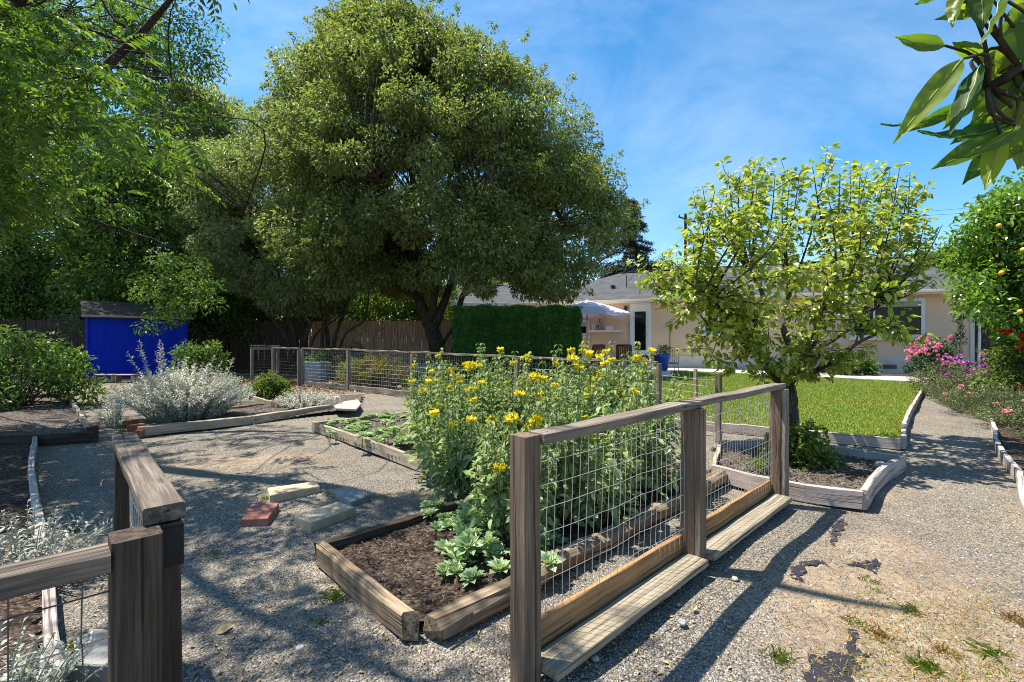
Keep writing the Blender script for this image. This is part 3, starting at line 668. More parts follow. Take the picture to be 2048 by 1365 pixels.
# right border
rb = [G(2110, 1100)[:2], G(2052, 1040)[:2], G(2040, 965)[:2], G(1990, 872)[:2], G(1968, 812)[:2]]
r = thing('border_edging', 'pinkish wavering boards edging the right flower border', 'edging', (*rb[2], 0))
for a, b_, c in ((rb[0], rb[1], rb[2]), (rb[2], (rb[2]+rb[3])/2+A3(-.04, .04, 0)[:2], rb[3]), (rb[3], (rb[3]+rb[4])/2, rb[4])):
    mb = MB(); plank(mb, smooth_path([A3(*a, .05), A3(*b_, .05), A3(*c, .05)], 10), .045, .13, jit=.003); mb.build('board', M['pink_wood'], r)
mb = MB(); sheet(mb, [rb[0], rb[1], rb[2], rb[3], rb[4], A3(13.0, 13.6), A3(20, 17), A3(20, 2), A3(6, 2)] if False else [tuple(rb[0]), tuple(rb[1]), tuple(rb[2]), tuple(rb[3]), tuple(rb[4]), (13.0, 13.6), (20, 17), (20, 2), (6, 2)], -.04, .03); tag(mb.build('border_soil', M['mulch']), 'dark mulch of the right flower border', kind='structure')

# ================================================================== loose pavers, bricks, scraps
def paver(pix, t, mt, label, name='paver', cat='paver', grp='loose pavers lying on the gravel'):
    pts = [G(a, b)[:2] for a, b in pix]; mb = MB()
    n = len(pts); p = np.array(pts); c = p.mean(0)
    ar = np.sum(p[:, 0]*np.roll(p[:, 1], -1)-np.roll(p[:, 0], -1)*p[:, 1])
    if ar < 0: p = p[::-1]
    inn = c+(p-c)*.965; z0 = -.02
    V = np.concatenate([np.c_[p, np.full(n, z0)], np.c_[p, np.full(n, t-.006)], np.c_[inn, np.full(n, t)]]); i = np.arange(n); j = (i+1) % n
    mb.add(V, [np.stack([i, j, j+n, i+n], 1), np.stack([i+n, j+n, j+2*n, i+2*n], 1), (i+2*n)[None]])
    return tag(mb.build(name, M[mt]), label, cat, grp)
paver([(482, 1052), (536, 1050), (558, 1018), (506, 1016)], .05, 'red_conc', 'square red paver in the loose group')
paver([(540, 1008), (640, 988), (632, 978), (535, 992)], .07, 'tan_conc', 'tan block paver lying furthest back beside the red paver')
paver([(588, 1048), (622, 1062), (712, 1030), (676, 1018)], .06, 'tan_conc', 'bright tan block paver in front of the grey paver')
paver([(660, 990), (702, 1016), (742, 1000), (700, 984)], .05, 'grey_conc', 'grey square paver touching two tan pavers')
paver([(140, 1390), (225, 1395), (245, 1318), (180, 1312)], .12, 'grey_conc', 'rough grey concrete block behind the near fence wire', 'concrete_block', 'concrete block', None)
for i, (px, py, rz) in enumerate([(262, 852, .5), (272, 862, .3), (286, 872, .6)]):
    mb = MB(); c = G(px, py); box(mb, (c[0], c[1], .045), (.2, .10, .10), rz+.9, ch=.006)
    tag(mb.build('brick', M['brick']), ['red brick furthest from the long timber end', 'red brick between two other bricks at the bed corner', 'red brick against the long timber end'][i], 'brick', 'bricks at the silver shrub bed corner')
def scrap(pix, label, seed):
    r_ = np.random.default_rng(seed); pts = np.array([G(a, b)[:2] for a, b in pix]); st = .009; mn, mxx = pts.min(0)-.03, pts.max(0)+.03
    ax, ay = np.arange(mn[0], mxx[0], st), np.arange(mn[1], mxx[1], st); XX, YY = np.meshgrid(ax, ay); xx, yy = XX.ravel(), YY.ravel()
    ph = r_.random(6)*6.28
    fx = xx+.010*np.sin(yy*61+ph[0])+.006*np.sin(yy*157+xx*90+ph[1]); fy = yy+.010*np.sin(xx*67+ph[2])+.006*np.sin(xx*149-yy*80+ph[3])
    ins = in_poly(fx, fy, [tuple(p) for p in pts]); hole = np.sin(xx*43+ph[4])+np.sin(yy*51+xx*17+ph[5])+.6*np.sin(xx*120-yy*97)
    ins &= hole < 1.75
    zz = hgt(xx, yy)+.006+.004*np.sin(xx*34+ph[0])*np.sin(yy*29+ph[1])+.0025*np.sin(xx*90+yy*70)
    qq = np.arange(len(xx)).reshape(len(ay), len(ax)); ff = np.stack([qq[:-1, :-1].ravel(), qq[:-1, 1:].ravel(), qq[1:, 1:].ravel(), qq[1:, :-1].ravel()], 1); ff = ff[ins[ff].sum(1) >= 3]
    # keep only the largest connected sheet
    lab = -np.ones(len(ff), int); from collections import defaultdict, deque
    vm = defaultdict(list)
    for k, f in enumerate(ff):
        for v in f: vm[v].append(k)
    best, nl = None, 0
    for k in range(len(ff)):
        if lab[k] >= 0: continue
        comp = [k]; lab[k] = nl; dq = deque([k])
        while dq:
            a = dq.popleft()
            for v in ff[a]:
                for b in vm[v]:
                    if lab[b] < 0: lab[b] = nl; comp.append(b); dq.append(b)
        nl += 1
        if best is None or len(comp) > len(best): best = comp
    ff = ff[best]; us = np.unique(ff); mp_ = -np.ones(len(xx), int); mp_[us] = np.arange(len(us))
    mb = MB(); mb.add(np.c_[xx, yy, zz][us], [mp_[ff]])
    return tag(mb.build('fabric_scrap', M['fabric_black'], smooth=True), label, 'weed fabric', 'torn weed fabric showing through the gravel')
scrap([(1575, 1150), (1605, 1168), (1612, 1140), (1650, 1136), (1672, 1142), (1640, 1128), (1600, 1130)], 'curled strip of black weed fabric in the post shadow', 1)
scrap([(1690, 1133), (1722, 1128), (1756, 1120), (1762, 1130), (1754, 1150), (1725, 1140)], 'small black fabric flap beside yellow weeds', 2)
scrap([(1612, 1345), (1618, 1305), (1655, 1296), (1690, 1300), (1700, 1255), (1718, 1250), (1712, 1290), (1738, 1300), (1712, 1330), (1690, 1400), (1640, 1420)], 'large torn black fabric patch at the bottom edge', 3)
scrap([(1662, 1060), (1668, 1042), (1690, 1036), (1692, 1050), (1676, 1080), (1664, 1105), (1660, 1090)], 'narrow black fabric tear near the bowed bed board', 4)

# white pipes
def pipe(pts, r, label):
    mb = MB(); tube(mb, smooth_path(pts, 14), r, 8); return tag(mb.build('standpipe', M['pvc'], smooth=True), label, 'pipe', 'white plastic garden pipes')
c = G(117, 803)
pipe([c+A3(0, 0, 0), c+A3(-.01, 0, .16), c+A3(-.03, 0, .205), c+A3(-.10, 0, .205), c+A3(-.13, 0, .19)], .014, 'white bent standpipe in the corner of the left bed')
c = G(669, 822)
pipe([c, c+A3(0, 0, .2), c+A3(.03, 0, .27), c+A3(.09, 0, .26), c+A3(.13, 0, .18), c+A3(.14, .0, .06)], .012, 'white hooped pipe behind the broken pinkish board')

# ================================================================== wire fences
def wires(mb, p0, p1, z0, z1, dv, dh, r, wob=.006):
    p0, p1 = A3(*p0[:2], 0), A3(*p1[:2], 0); Ln = np.linalg.norm(p1-p0); d = (p1-p0)/Ln; nrm = A3(-d[1], d[0], 0)
    nv = max(1, int(Ln/dv)); ts = (np.arange(nv)+.5)/nv
    a, b_ = [], []
    zs = np.arange(z0, z1+1e-6, dh); zl = np.r_[zs, z1] if z1-zs[-1] > .01 else zs
    bow = lambda t, z: .012*math.sin(t*Ln*2.2+z*4)+.006*math.sin(t*Ln*9)
    for t in ts:
        jit = rng.normal()*.004
        for k in range(len(zl)-1):
            q0 = p0+d*(t*Ln+jit+rng.normal()*.0015)+nrm*bow(t, zl[k])+A3(0, 0, zl[k]); q1 = p0+d*(t*Ln+jit)+nrm*bow(t, zl[k+1])+A3(0, 0, zl[k+1])
            a.append(q0); b_.append(q1)
    for z in zs:
        m = max(2, int(Ln/.12)); tt = np.linspace(0, 1, m+1)
        sag = rng.normal()*.01
        for k in range(m):
            q = [p0+d*(t*Ln)+nrm*bow(t, z)+A3(0, 0, z+sag*math.sin(t*3.14)+.003*math.sin(t*Ln*17)) for t in (tt[k], tt[k+1])]
            a.append(q[0]); b_.append(q[1])
    tubes(mb, a, b_, r)
def post(mb, x, y, z0, z1, w, face, jit=.0015, d=None):
    plank(mb, [(x, y, z0), (x, y, z1)], w, d or w, up=face, jit=jit, ch=.005, step=.16)
# --- near right fence
fa = A3(.052, 1.885, 0); fdir = norm(A3(.71, .704, 0)); fl = 3.02; fb = fa+fdir*fl; fn = A3(-fdir[1], fdir[0], 0)
r = thing('wire_fence', 'near weathered timber fence panel with welded wire along the sage bed', 'fence', fa, 'timber and wire garden fences')
for t in (0.0, 1.43, fl):
    q = fa+fdir*t; mb = MB(); post(mb, q[0], q[1], -.05, .955 if t else .985, .089, fdir); mb.build('post', M['brown_wood'], r)
q = fa+fdir*1.43-fn*.062; mb = MB(); post(mb, q[0], q[1], .0, .95, .036, fdir, d=.085)
mb.build('batten', M['brown_wood'], r)
q = fa+fdir*(fl+.0)-fn*.062; mb = MB(); post(mb, q[0], q[1], .0, .955, .036, fdir, d=.085); mb.build('batten', M['grey_wood'], r)
mb = MB(); plank(mb, [fa+fdir*.047-fn*.005+A3(0, 0, .965), fa+fdir*1.45-fn*.005+A3(0, 0, .972)], .095, .042, jit=.002); mb.build('top_rail', M['grey_wood'], r)
mb = MB(); plank(mb, [fa+fdir*1.456-fn*.005+A3(0, 0, .976), fa+fdir*(fl+.06)-fn*.005+A3(0, 0, .978)], .095, .042, jit=.002); mb.build('top_rail', M['grey_wood'], r)
for t0, t1 in ((.05, 1.385), (1.48, fl-.045)):
    mb = MB(); plank(mb, [fa+fdir*t0-fn*.055+A3(0, 0, .075), fa+fdir*t1-fn*.055+A3(0, 0, .075)], .14, .038, jit=.0011); mb.build('bottom_board', M['base_wood'], r)
    mb = MB(); plank(mb, [fa+fdir*(t0+.03)+fn*.045+A3(0, 0, .09), fa+fdir*t1+fn*.045+A3(0, 0, .09)], .03, .22, jit=.002); mb.build('kick_board', M['orange_wood'], r)
    mb = MB(); wires(mb, fa+fdir*(t0-.01)+fn*.025, fa+fdir*(t1+.01)+fn*.025, .14, .95, .0508, .1016, .00135); mb.build('wire_mesh', M['wire'], r)
for t, z_ in ((.10, .987), (1.38, .994), (1.50, .998), (fl-.03, 1.0)):     # screw heads on the rail
    for o_ in (-.022, .02):
        mb = MB(); q = fa+fdir*(t+rng.normal()*.006)+fn*o_-fn*.005; lathe(mb, [(.0045, -.01), (.0045, .0012), (.003, .002)], q+A3(0, 0, z_), 8); mb.build('screw', M['dark_wire'], r)
for t, s in ((1.43, -1), (fl, -1)):   # knee braces under the rail
    mb = MB(); a = fa+fdir*(t+s*.05)+A3(0, 0, .72); b_ = fa+fdir*(t+s*.24)+A3(0, 0, .945); 
    if t == fl or t > 1: plank(mb, [fa+fdir*t-fn*.062+A3(0, 0, .70), fa+fdir*t+fn*.03+A3(0, 0, .94)], .03, .03, up=fdir); mb.build('brace', M['brown_wood'], r)
# --- middle fence
mpts = [G(1437, 886)[:2], G(1316, 862)[:2]*.985, A3(.1, 9.35)[:2], G(825, 796)[:2], G(697, 781)[:2], G(605, 772)[:2]]
mpts[1] = A3(2.26, 7.5)[:2]
r = thing('wire_fence', 'long grey timber and wire fence behind the sage, running to the back', 'fence', (*mpts[1], 0), 'timber and wire garden fences')
for i, p in enumerate(mpts):
    mb = MB(); h = [.92, 1.0, 1.02, 1.06, 1.1, 1.1][i]; post(mb, p[0], p[1], -.05, h, .09 if i else .07, EY, .003); mb.build('post', M['grey_wood'], r)
for i in range(len(mpts)-1):
    a, b_ = mpts[i], mpts[i+1]; dd = norm(np.r_[b_-a, 0]); h0, h1 = [.92, 1.0, 1.02, 1.06, 1.1, 1.1][i:i+2]
    if i > 0:
        mb = MB(); plank(mb, [A3(*a, h0+.02)+dd*.003, A3(*b_, h1+.02)-dd*.003], .09, .04, jit=.005); mb.build('top_rail', M['grey_wood'], r)
        mb = MB(); plank(mb, [A3(*a, .08)+dd*.06, A3(*b_, .08)-dd*.06], .06, .13, jit=.006); mb.build('bottom_board', M['grey_wood'], r)
    mb = MB(); wires(mb, a+dd[:2]*.04, b_-dd[:2]*.04, .12, min(h0, h1)-.01, .0508*2 if i == 0 else .0508*1.5, .1016, .0017); mb.build('wire_mesh', M['wire'], r)
mb = MB(); q = G(1412, 800); post(mb, 2.62, 6.9, -.05, .95, .045, EY, .003); tag(mb.build('fence_stake', M['pale_wood']), 'thin pale stake beside the end post of the long fence', 'stake')
# --- back panels at the far left end
e0 = mpts[-1]; e1 = G(547, 768)[:2]; 
r = thing('wire_fence', 'short dark wire fence panel beside the multi trunk tree', 'fence', (*e1, 0), 'timber and wire garden fences')
for p, h in ((e1, 1.12), (e0+A3(-.11, .02)[:2], 1.1)):
    mb = MB(); post(mb, p[0], p[1], -.05, h, .09, EX, .003); mb.build('post', M['grey_wood'], r)
mb = MB(); plank(mb, [A3(*e1, 1.13), A3(*(e0+A3(-.12, .02)[:2]), 1.12)], .09, .05, jit=.004); mb.build('top_rail', M['grey_wood'], r)
mb = MB(); wires(mb, e1, e0+A3(-.11, .02)[:2], .1, 1.08, .08, .1, .002); mb.build('wire_mesh', M['dark_wire'], r)
mb = MB(); plank(mb, [A3(*e1, .08), A3(*(e0+A3(-.12, .02)[:2]), .08)], .05, .12, jit=.004); mb.build('bottom_board', M['dark_wood'], r)
g0, g1 = G(504, 764)[:2], G(556, 761)[:2]
r = thing('garden_gate', 'open grey garden gate with wire at the back by the shed', 'gate', (*g0, 0))
for p in (g0, g1):
    mb = MB(); post(mb, p[0], p[1], .05, 1.14, .08, EX, .003); mb.build('post', M['grey_wood'], r)
for z, hh in ((1.1, .09), (.12, .12)):
    mb = MB(); plank(mb, [A3(*g0, z)+A3(.045, 0, 0), A3(*g1, z)-A3(.045, 0, 0)], .06, hh, jit=.004); mb.build('rail', M['grey_wood'], r)
mb = MB(); plank(mb, [A3(*g0, 1.20)-A3(.03, 0, 0), A3(*g1, 1.17)+A3(.06, 0, 0)], .09, .035, jit=.004); mb.build('top_rail', M['grey_wood'], r)
mb = MB(); wires(mb, g0, g1, .15, 1.06, .06, .1, .002); mb.build('wire_mesh', M['dark_wire'], r)
# --- near left fence and its open gate
ld = norm(A3(.72, .694, 0)); ln_ = A3(-ld[1], ld[0], 0)
lp = A3(-.861, 1.108, 0)
r = thing('wire_fence', 'dark near left fence with a thick post and a pale worn top rail', 'fence', lp, 'timber and wire garden fences')
mb = MB(); post(mb, lp[0], lp[1], -.05, .91, .092, ld); mb.build('post', M['dark_wood'], r)
mb = MB(); plank(mb, [lp-ld*1.1+A3(0, 0, .855), lp-ld*.048+A3(0, 0, .872)], .085, .045, jit=.002); mb.build('top_rail', M['rail_wood'], r)
mb = MB(); wires(mb, lp-ld*1.1, lp-ld*.04, .1, .84, .10, .10, .0019); mb.build('wire_mesh', M['dark_wire'], r)
mb = MB(); plank(mb, [lp-ld*1.1+A3(0, 0, .06), lp-ld*.048+A3(0, 0, .06)], .045, .12, jit=.002); mb.build('bottom_board', M['dark_wood'], r)
gp = A3(-.885, 1.212, 0); ge = A3(-1.64, 2.05, 0); gd = norm(ge-gp)
r = thing('garden_gate', 'open wire gate swung back from the near left post', 'gate', gp)
gs = gp+A3(.015, -.012, 0)
mb = MB(); post(mb, gs[0], gs[1], .03, .905, .075, gd); mb.build('hinge_stile', M['dark_wood'], r)
mb = MB(); post(mb, ge[0], ge[1], .03, .905, .075, gd); mb.build('latch_stile', M['dark_wood'], r)
mb = MB(); plank(mb, [gs-gd*.04+A3(0, 0, .928), ge+gd*.04+A3(0, 0, .928)], .085, .04, jit=.0025, rag=.01); mb.build('top_rail', M['rail_wood'], r)
mb = MB(); plank(mb, [gs+gd*.04+A3(0, 0, .09), ge-gd*.04+A3(0, 0, .09)], .04, .09, jit=.002); mb.build('bottom_rail', M['dark_wood'], r)
mb = MB(); wires(mb, gs+gd*.03, ge-gd*.03, .13, .905, .0508, .1016, .0016); mb.build('wire_mesh', M['wire'], r)
mb = MB(); q = gs+A3(.0, .0, 0); plank(mb, [(q[0], q[1], .80), (q[0], q[1], .895)], .083, .083, up=gd, jit=0); mb.build('hinge_strap', M['black_metal'], r)
mb = MB(); tube(mb, smooth_path([ge+A3(0, 0, .75), ge+A3(-.05, .02, .755), ge+A3(-.09, .0, .76), ge+A3(-.085, -.02, .74)], 10), .005, 6); mb.build('latch', M['galv_plate'], r)
# ================================================================== house (local frame: x to the right along the wall, y away, origin at its right corner)
HR = A3(18.4, 19.3, 0); HA = math.atan2(-.39, .92); hx_, hy_ = A3(math.cos(HA), math.sin(HA), 0), A3(-math.sin(HA), math.cos(HA), 0)
def HL(x, y, z): return HR+hx_*x+hy_*y+A3(0, 0, z)
def hpx(px, off=0.0):                      # local x where the sight line through photo column px meets the wall plane (offset off in y)
    k = (px-1024)/FPX; o = HR+hy_*off
    return -(o[0]-k*o[1])/(hx_[0]-k*hx_[1])
def hz(px, py, off=0.0):
    q = HR+hx_*hpx(px, off)+hy_*off; return CH-(py-682.5)*q[1]/FPX
hs = thing('ranch_house', 'long single storey peach stucco house with a grey shingle roof', 'house', HR)
def hbox(name, x0, x1, y0, y1, z0, z1, mt, parent=hs, label=None, ch=.004):
    mb = MB(); c = HL((x0+x1)/2, (y0+y1)/2, (z0+z1)/2); box(mb, c, (abs(x1-x0), abs(y1-y0), abs(z1-z0)), HA, ch=ch)
    o = mb.build(name, M[mt], parent)
    if label: o['label'] = label
    return o
XL = -19.2; ZF = .64; ZE = 3.30; DEP = 9.0
hbox('wall', XL, 0, 0, DEP, ZF-.02, ZE+.12, 'stucco', ch=.001)
hbox('foundation', XL-.02, .02, -.035, DEP, -.2, ZF, 'foundation')
# roof: hip
ov = .55; th = .0; zr = 5.35; ym = DEP/2
def rq(mb, pts, u, v):
    pts = [HL(*p) for p in pts]; g = []
    o = pts[0]; uu = norm(pts[1]-pts[0]); nn = norm(np.cross(pts[1]-pts[0], pts[2]-pts[0])); vv = np.cross(nn, uu)
    for p in pts: g.append([np.dot(p-o, uu), np.dot(p-o, vv), 0])
    mb.add(pts, [np.arange(len(pts))[None]], g)
e = [(XL-ov, -ov, ZE), (ov, -ov, ZE), (ov, DEP+ov, ZE), (XL-ov, DEP+ov, ZE)]; rr = [(XL+4.4, ym, zr), (-.9, ym, zr)]
up = lambda p, d=.10: (p[0], p[1], p[2]+d)
mb = MB()
rq(mb, [up(e[0]), up(e[1]), up(rr[1]), up(rr[0])], 0, 0); rq(mb, [up(e[1]), up(e[2]), up(rr[1])], 0, 0)
rq(mb, [up(e[2]), up(e[3]), up(rr[0]), up(rr[1])], 0, 0); rq(mb, [up(e[3]), up(e[0]), up(rr[0])], 0, 0)
roof = mb.build('roof', M['shingle'], hs)
mb = MB(); V = [HL(*p) for p in e]; mb.add(V, [[0, 3, 2, 1]]); mb.build('soffit', M['cream'], hs)
for a, b_ in ((e[0], e[1]), (e[1], e[2]), (e[3], e[0])):
    mb = MB(); plank(mb, [HL(*a)+A3(0, 0, .02), HL(*b_)+A3(0, 0, .02)], .03, .17, jit=0, step=5); mb.build('fascia', M['cream' if a is e[0] else 'white'], hs)
mb = MB(); plank(mb, [HL(XL-ov, -ov-.065, ZE+.06), HL(ov, -ov-.065, ZE+.06)], .10, .10, jit=0, step=5); mb.build('gutter', M['cream'], hs)
mb = MB(); plank(mb, [HL(*up(rr[0], .13)), HL(*up(rr[1], .13))], .25, .05, jit=.004, step=.3); mb.build('ridge_cap', M['shingle'], roof)
for px, py0, py1, rad in ((1226, 589, 572, .10), (1253, 580, 552, .022)):
    x_ = hpx(px, 1.5); z0, z1 = hz(px, py0, 1.5), hz(px, py1, 1.5)
    mb = MB(); tube(mb, [HL(x_, 1.5, z0-.3), HL(x_, 1.5, z1)], rad, 10)
    if rad > .05: tube(mb, [HL(x_, 1.5, z1-.08), HL(x_, 1.5, z1+.02)], rad*1.35, 10)
    mb.build('vent_pipe', M['lamp_dark'], roof)
# door
x0, x1 = hpx(1261), hpx(1301); zt = hz(1280, 607)
dr = hbox('door', x0+.09, x1-.09, -.05, .02, ZF+.02, zt-.1, 'white')
hbox('glass_pane', x0+.22, x1-.22, -.062, -.045, ZF+.25, zt-.42, 'glass', dr)
for a, b_ in ((x0-.02, x0+.11), (x1-.11, x1+.02)): hbox('door_frame', a, b_, -.075, .02, ZF, zt, 'white', dr)
hbox('door_frame', x0+.112, x1-.112, -.072, .02, zt-.13, zt, 'white', dr)
mb = MB(); tube(mb, [HL(x1-.17, -.05, ZF+1.0), HL(x1-.17, -.12, ZF+1.0), HL(x1-.28, -.12, ZF+1.0)], .014, 6); mb.build('handle', M['lamp_dark'], dr)
# big window
def window(px0, px1, py0, py1, mull, name_lbl=None):
    xa, xb = hpx(px0), hpx(px1); za, zb = hz(px1, py1), hz(px1, py0); f = .13
    w = hbox('window', xa+.05, xb-.05, -.02, .02, za+.05, zb-.05, 'glass')
    if name_lbl: w['label'] = name_lbl
    for a, b_, c, d in ((xa, xa+f, za, zb), (xb-f, xb, za, zb), (xa+f+.002, xb-f-.002, za, za+f), (xa+f+.002, xb-f-.002, zb-f, zb)): hbox('frame', a, b_, -.085, .015, c, d, 'white_frame', w)
    for m in mull: hbox('mullion', xa+(xb-xa)*m-.035, xa+(xb-xa)*m+.035, -.06, .012, za+f, zb-f, 'white_frame', w)
    hbox('transom_strip', xa+f, xb-f, -.035, -.021, zb-f-.22, zb-f, 'grey_wall', w)
    hbox('sill', xa-.05, xb+.05, -.15, .01, za-.10, za-.004, 'white_frame', w)
window(1700, 1849, 596, 676, (.33,), 'wide picture window with a white frame')
window(1405, 1470, 606, 668, (.5,), 'smaller window behind the pear tree')
xa, xb = hpx(1150), hpx(1180)
window(1120, 1178, 640, 672, (), 'small pass through window by the shelf')
# shelf with things on it, wall lamp, meter box, vents, downpipe
hbox('shelf', hpx(1181), hpx(1245), -.34, -.002, hz(1210, 665), hz(1210, 661), 'white')
hbox('trim_post', hpx(1178)-.05, hpx(1178)+.05, -.06, .01, ZF, ZE, 'cream')
mb = MB(); q = hpx(1252); lathe(mb, [(.05, 0), (.09, .05), (.10, .16), (.04, .24), (.02, .26)], HL(q, -.12, hz(1252, 622)), 10); mb.build('wall_lamp', M['lamp_dark'], hs)
x_ = hpx(1340); hbox('meter_box', x_-.12, x_+.12, -.10, .01, hz(1340, 657), hz(1340, 648), 'cream')
mb = MB(); tube(mb, [HL(x_, -.03, hz(1340, 657)), HL(x_, -.03, ZF-.2)], .018, 6); mb.build('conduit', M['brown_wood'], hs)
xv0, xv1 = hpx(1765), hpx(1793); hbox('foundation_vent', xv0, xv1, -.05, .0, .18, .36, 'brown_wood')
hbox('corner_board', -.10, .03, -.055, .05, ZF-.35, ZE, 'cream')
mb = MB(); tube(mb, smooth_path([HL(.15, -.45, ZE-.02), HL(.16, -.1, ZE-.4), HL(.14, -.06, ZE-.9), HL(.18, -.06, 1.9), HL(.15, -.05, .3)], 20), .045, 8); mb.build('downpipe', M['white'], hs)
hbox('step', hpx(1250), hpx(1330), -1.3, -.04, .0, .30, 'concrete'); hbox('step', hpx(1255), hpx(1320), -.75, -.045, .3, .58, 'concrete')
# things standing on the shelf
zsh = hz(1210, 661)
mb = MB(); lathe(mb, [(.06, 0), (.13, .02), (.14, .25), (.12, .42), (.05, .56), (.03, .60)], HL(hpx(1201), -.18, zsh+.002), 14)
def vase_mat():
    t = NT('patterned vase'); vo = t.n('TexVoronoi'); vo.inputs['Scale'].default_value = 14; t.l(t.pos(), vo.inputs['Vector'])
    c = t.ramp(vo.outputs['Distance'], [(.25, (.7, .7, .68)), (.45, (.10, .12, .16))]); b = t.bsdf(Roughness=.3); t.l(c, b.inputs['Base Color']); return t.m
tag(mb.build('vase', vase_mat(), smooth=True), 'tall blue and white patterned vase on the wall shelf', 'vase')
mb = MB(); q = HL(hpx(1220), -.18, zsh+.105); box(mb, q, (.36, .16, .20), HA); tag(mb.build('speaker_box', M['white']), 'low white box at the right of the wall shelf', 'box')
for i, px in enumerate((1187, 1191)):
    mb = MB(); lathe(mb, [(.035, 0), (.035, .26), (.02, .28)], HL(hpx(px), -.18, zsh+.002), 10); tag(mb.build('candle', M['white']), ['thin pale candle at the left end of the wall shelf', 'thin pale candle next to the patterned vase'][i], 'candle', 'candles on the shelf')

# neighbour's house behind the big tree
nh = thing('neighbour_house', 'yellowish neighbouring house behind the tree and hedge', 'house', (-2.6, 33, 0))
mb = MB(); box(mb, (-1.0, 34, 1.9), (8.2, 6, 3.8)); mb.build('wall', M['yellow_wall'], nh)
mb = MB(); q = [A3(-6, 30, 3.65), A3(4.2, 30, 3.65), A3(2.2, 34.5, 5.4), A3(-3.6, 34.5, 5.4), A3(-6, 38, 3.65), A3(4.2, 38, 3.65)]
def gq(p): return [[a[0], a[1]+a[2], 0] for a in p]
mb.add([q[0], q[1], q[2], q[3]], [[0, 1, 2, 3]], gq([q[0], q[1], q[2], q[3]])); mb.add([q[1], q[5], q[2]], [[0, 1, 2]], gq([q[1], q[5], q[2]])); mb.add([q[4], q[0], q[3]], [[0, 1, 2]], gq([q[4], q[0], q[3]])); mb.add([q[5], q[4], q[3], q[2]], [[0, 1, 2, 3]], gq([q[5], q[4], q[3], q[2]]))
mb.build('roof', M['shingle'], nh)
mb = MB(); plank(mb, [A3(-6, 29.98, 3.62), A3(4.2, 29.98, 3.62)], .04, .18, jit=0, step=4); mb.build('fascia', M['white'], nh)

# ================================================================== blue shed
f0, f1 = G(173, 757), G(376, 757); f0 = A3(f0[0], f0[1], 0); f1 = f0+A3(.74, .67, 0)*3.1
sh = thing('garden_shed', 'bright blue wooden shed with an old mossy shingle roof', 'shed', f0)
sw = np.linalg.norm(f1-f0); SA = math.atan2((f1-f0)[1], (f1-f0)[0])
sx, sy = A3(math.cos(SA), math.sin(SA), 0), A3(-math.sin(SA), math.cos(SA), 0)
def SL(x, y, z): return f0+sx*x+sy*y+A3(0, 0, z)
hE, hR, sd = 2.30, 2.86, 2.2
mb = MB(); V = [SL(0, 0, 0), SL(sw, 0, 0), SL(sw, sd, 0), SL(0, sd, 0), SL(0, 0, hE), SL(sw, 0, hE), SL(sw, sd, hE), SL(0, sd, hE), SL(0, sd/2, hR-.06), SL(sw, sd/2, hR-.06)]
mb.add(V, [[0, 1, 5, 4], [2, 3, 7, 6]]); mb.add(V, [[1, 2, 6, 9, 5], [3, 0, 4, 8, 7]])
wl = mb.build('wall', M['blue'], sh); 
mb = MB()
for y0, y1, z0, z1 in ((-.22, sd/2, hE-.06, hR+.02), (sd+.22, sd/2, hE-.06, hR+.02)):
    a = [SL(-.15, y0, z0), SL(sw+.15, y0, z0), SL(sw+.15, y1, z1), SL(-.15, y1, z1)]; L_ = math.hypot(y1-y0, z1-z0)
    gg = [[0, 0, 0], [sw, 0, 0], [sw, L_, 0], [0, L_, 0]]; mb.add(a, [[0, 1, 2, 3]], gg)
    b_ = [p-A3(0, 0, .05) for p in a]; mb.add(a+b_, [[0, 1, 5, 4], [1, 2, 6, 5], [3, 0, 4, 7]], gg+gg)
mb.build('roof', M['shed_shingle'], sh)
mb = MB(); plank(mb, [SL(-.15, -.235, hE-.04), SL(sw+.15, -.235, hE-.04)], .025, .07, jit=.002); mb.build('eave_board', M['pale_wood'], sh)
for x_ in (.045, sw-.045):
    mb = MB(); post(mb, *(SL(x_, -.012, 0)[:2]), .02, hE-.02, .09, sx, .001, d=.025); mb.build('corner_trim', M['blue'], sh)
for i, (a, b_) in enumerate(((190, 226), (230, 266))):
    p, q = G(a, 765), G(b_, 765); r = thing('step_stool', ['low pale step bench before the blue shed, the one nearer its corner', 'low pale step bench before the shed, beside the silver shrub'][i], 'bench', (p+q)/2, 'low benches by the shed')
    hh = .24; mb = MB(); plank(mb, [p+A3(0, .1, hh), q+A3(0, .1, hh)], .28, .03, jit=.001); mb.build('seat', M['pale_wood'], r)
    for t in (.06, .94):
        mb = MB(); c = p+(q-p)*t; box(mb, c+A3(0, .1, hh/2-.01), (.03, .25, hh-.03)); mb.build('leg', M['pale_wood'], r)
# pale neighbour shed glimpsed left of the blue one
ns = thing('neighbour_shed', 'pale grey outbuilding glimpsed over the fence left of the shed', 'shed', (-22.6, 24, 0))
mb = MB(); box(mb, (-21.6, 25.2, 1.35), (3.4, 2, 2.7)); mb.build('wall', M['grey_wall'], ns)
mb = MB(); plank(mb, [(-23.5, 25.2, 2.8), (-19.7, 25.2, 2.8)], 2.5, .10, jit=0); mb.build('roof', M['grey_conc'], ns)

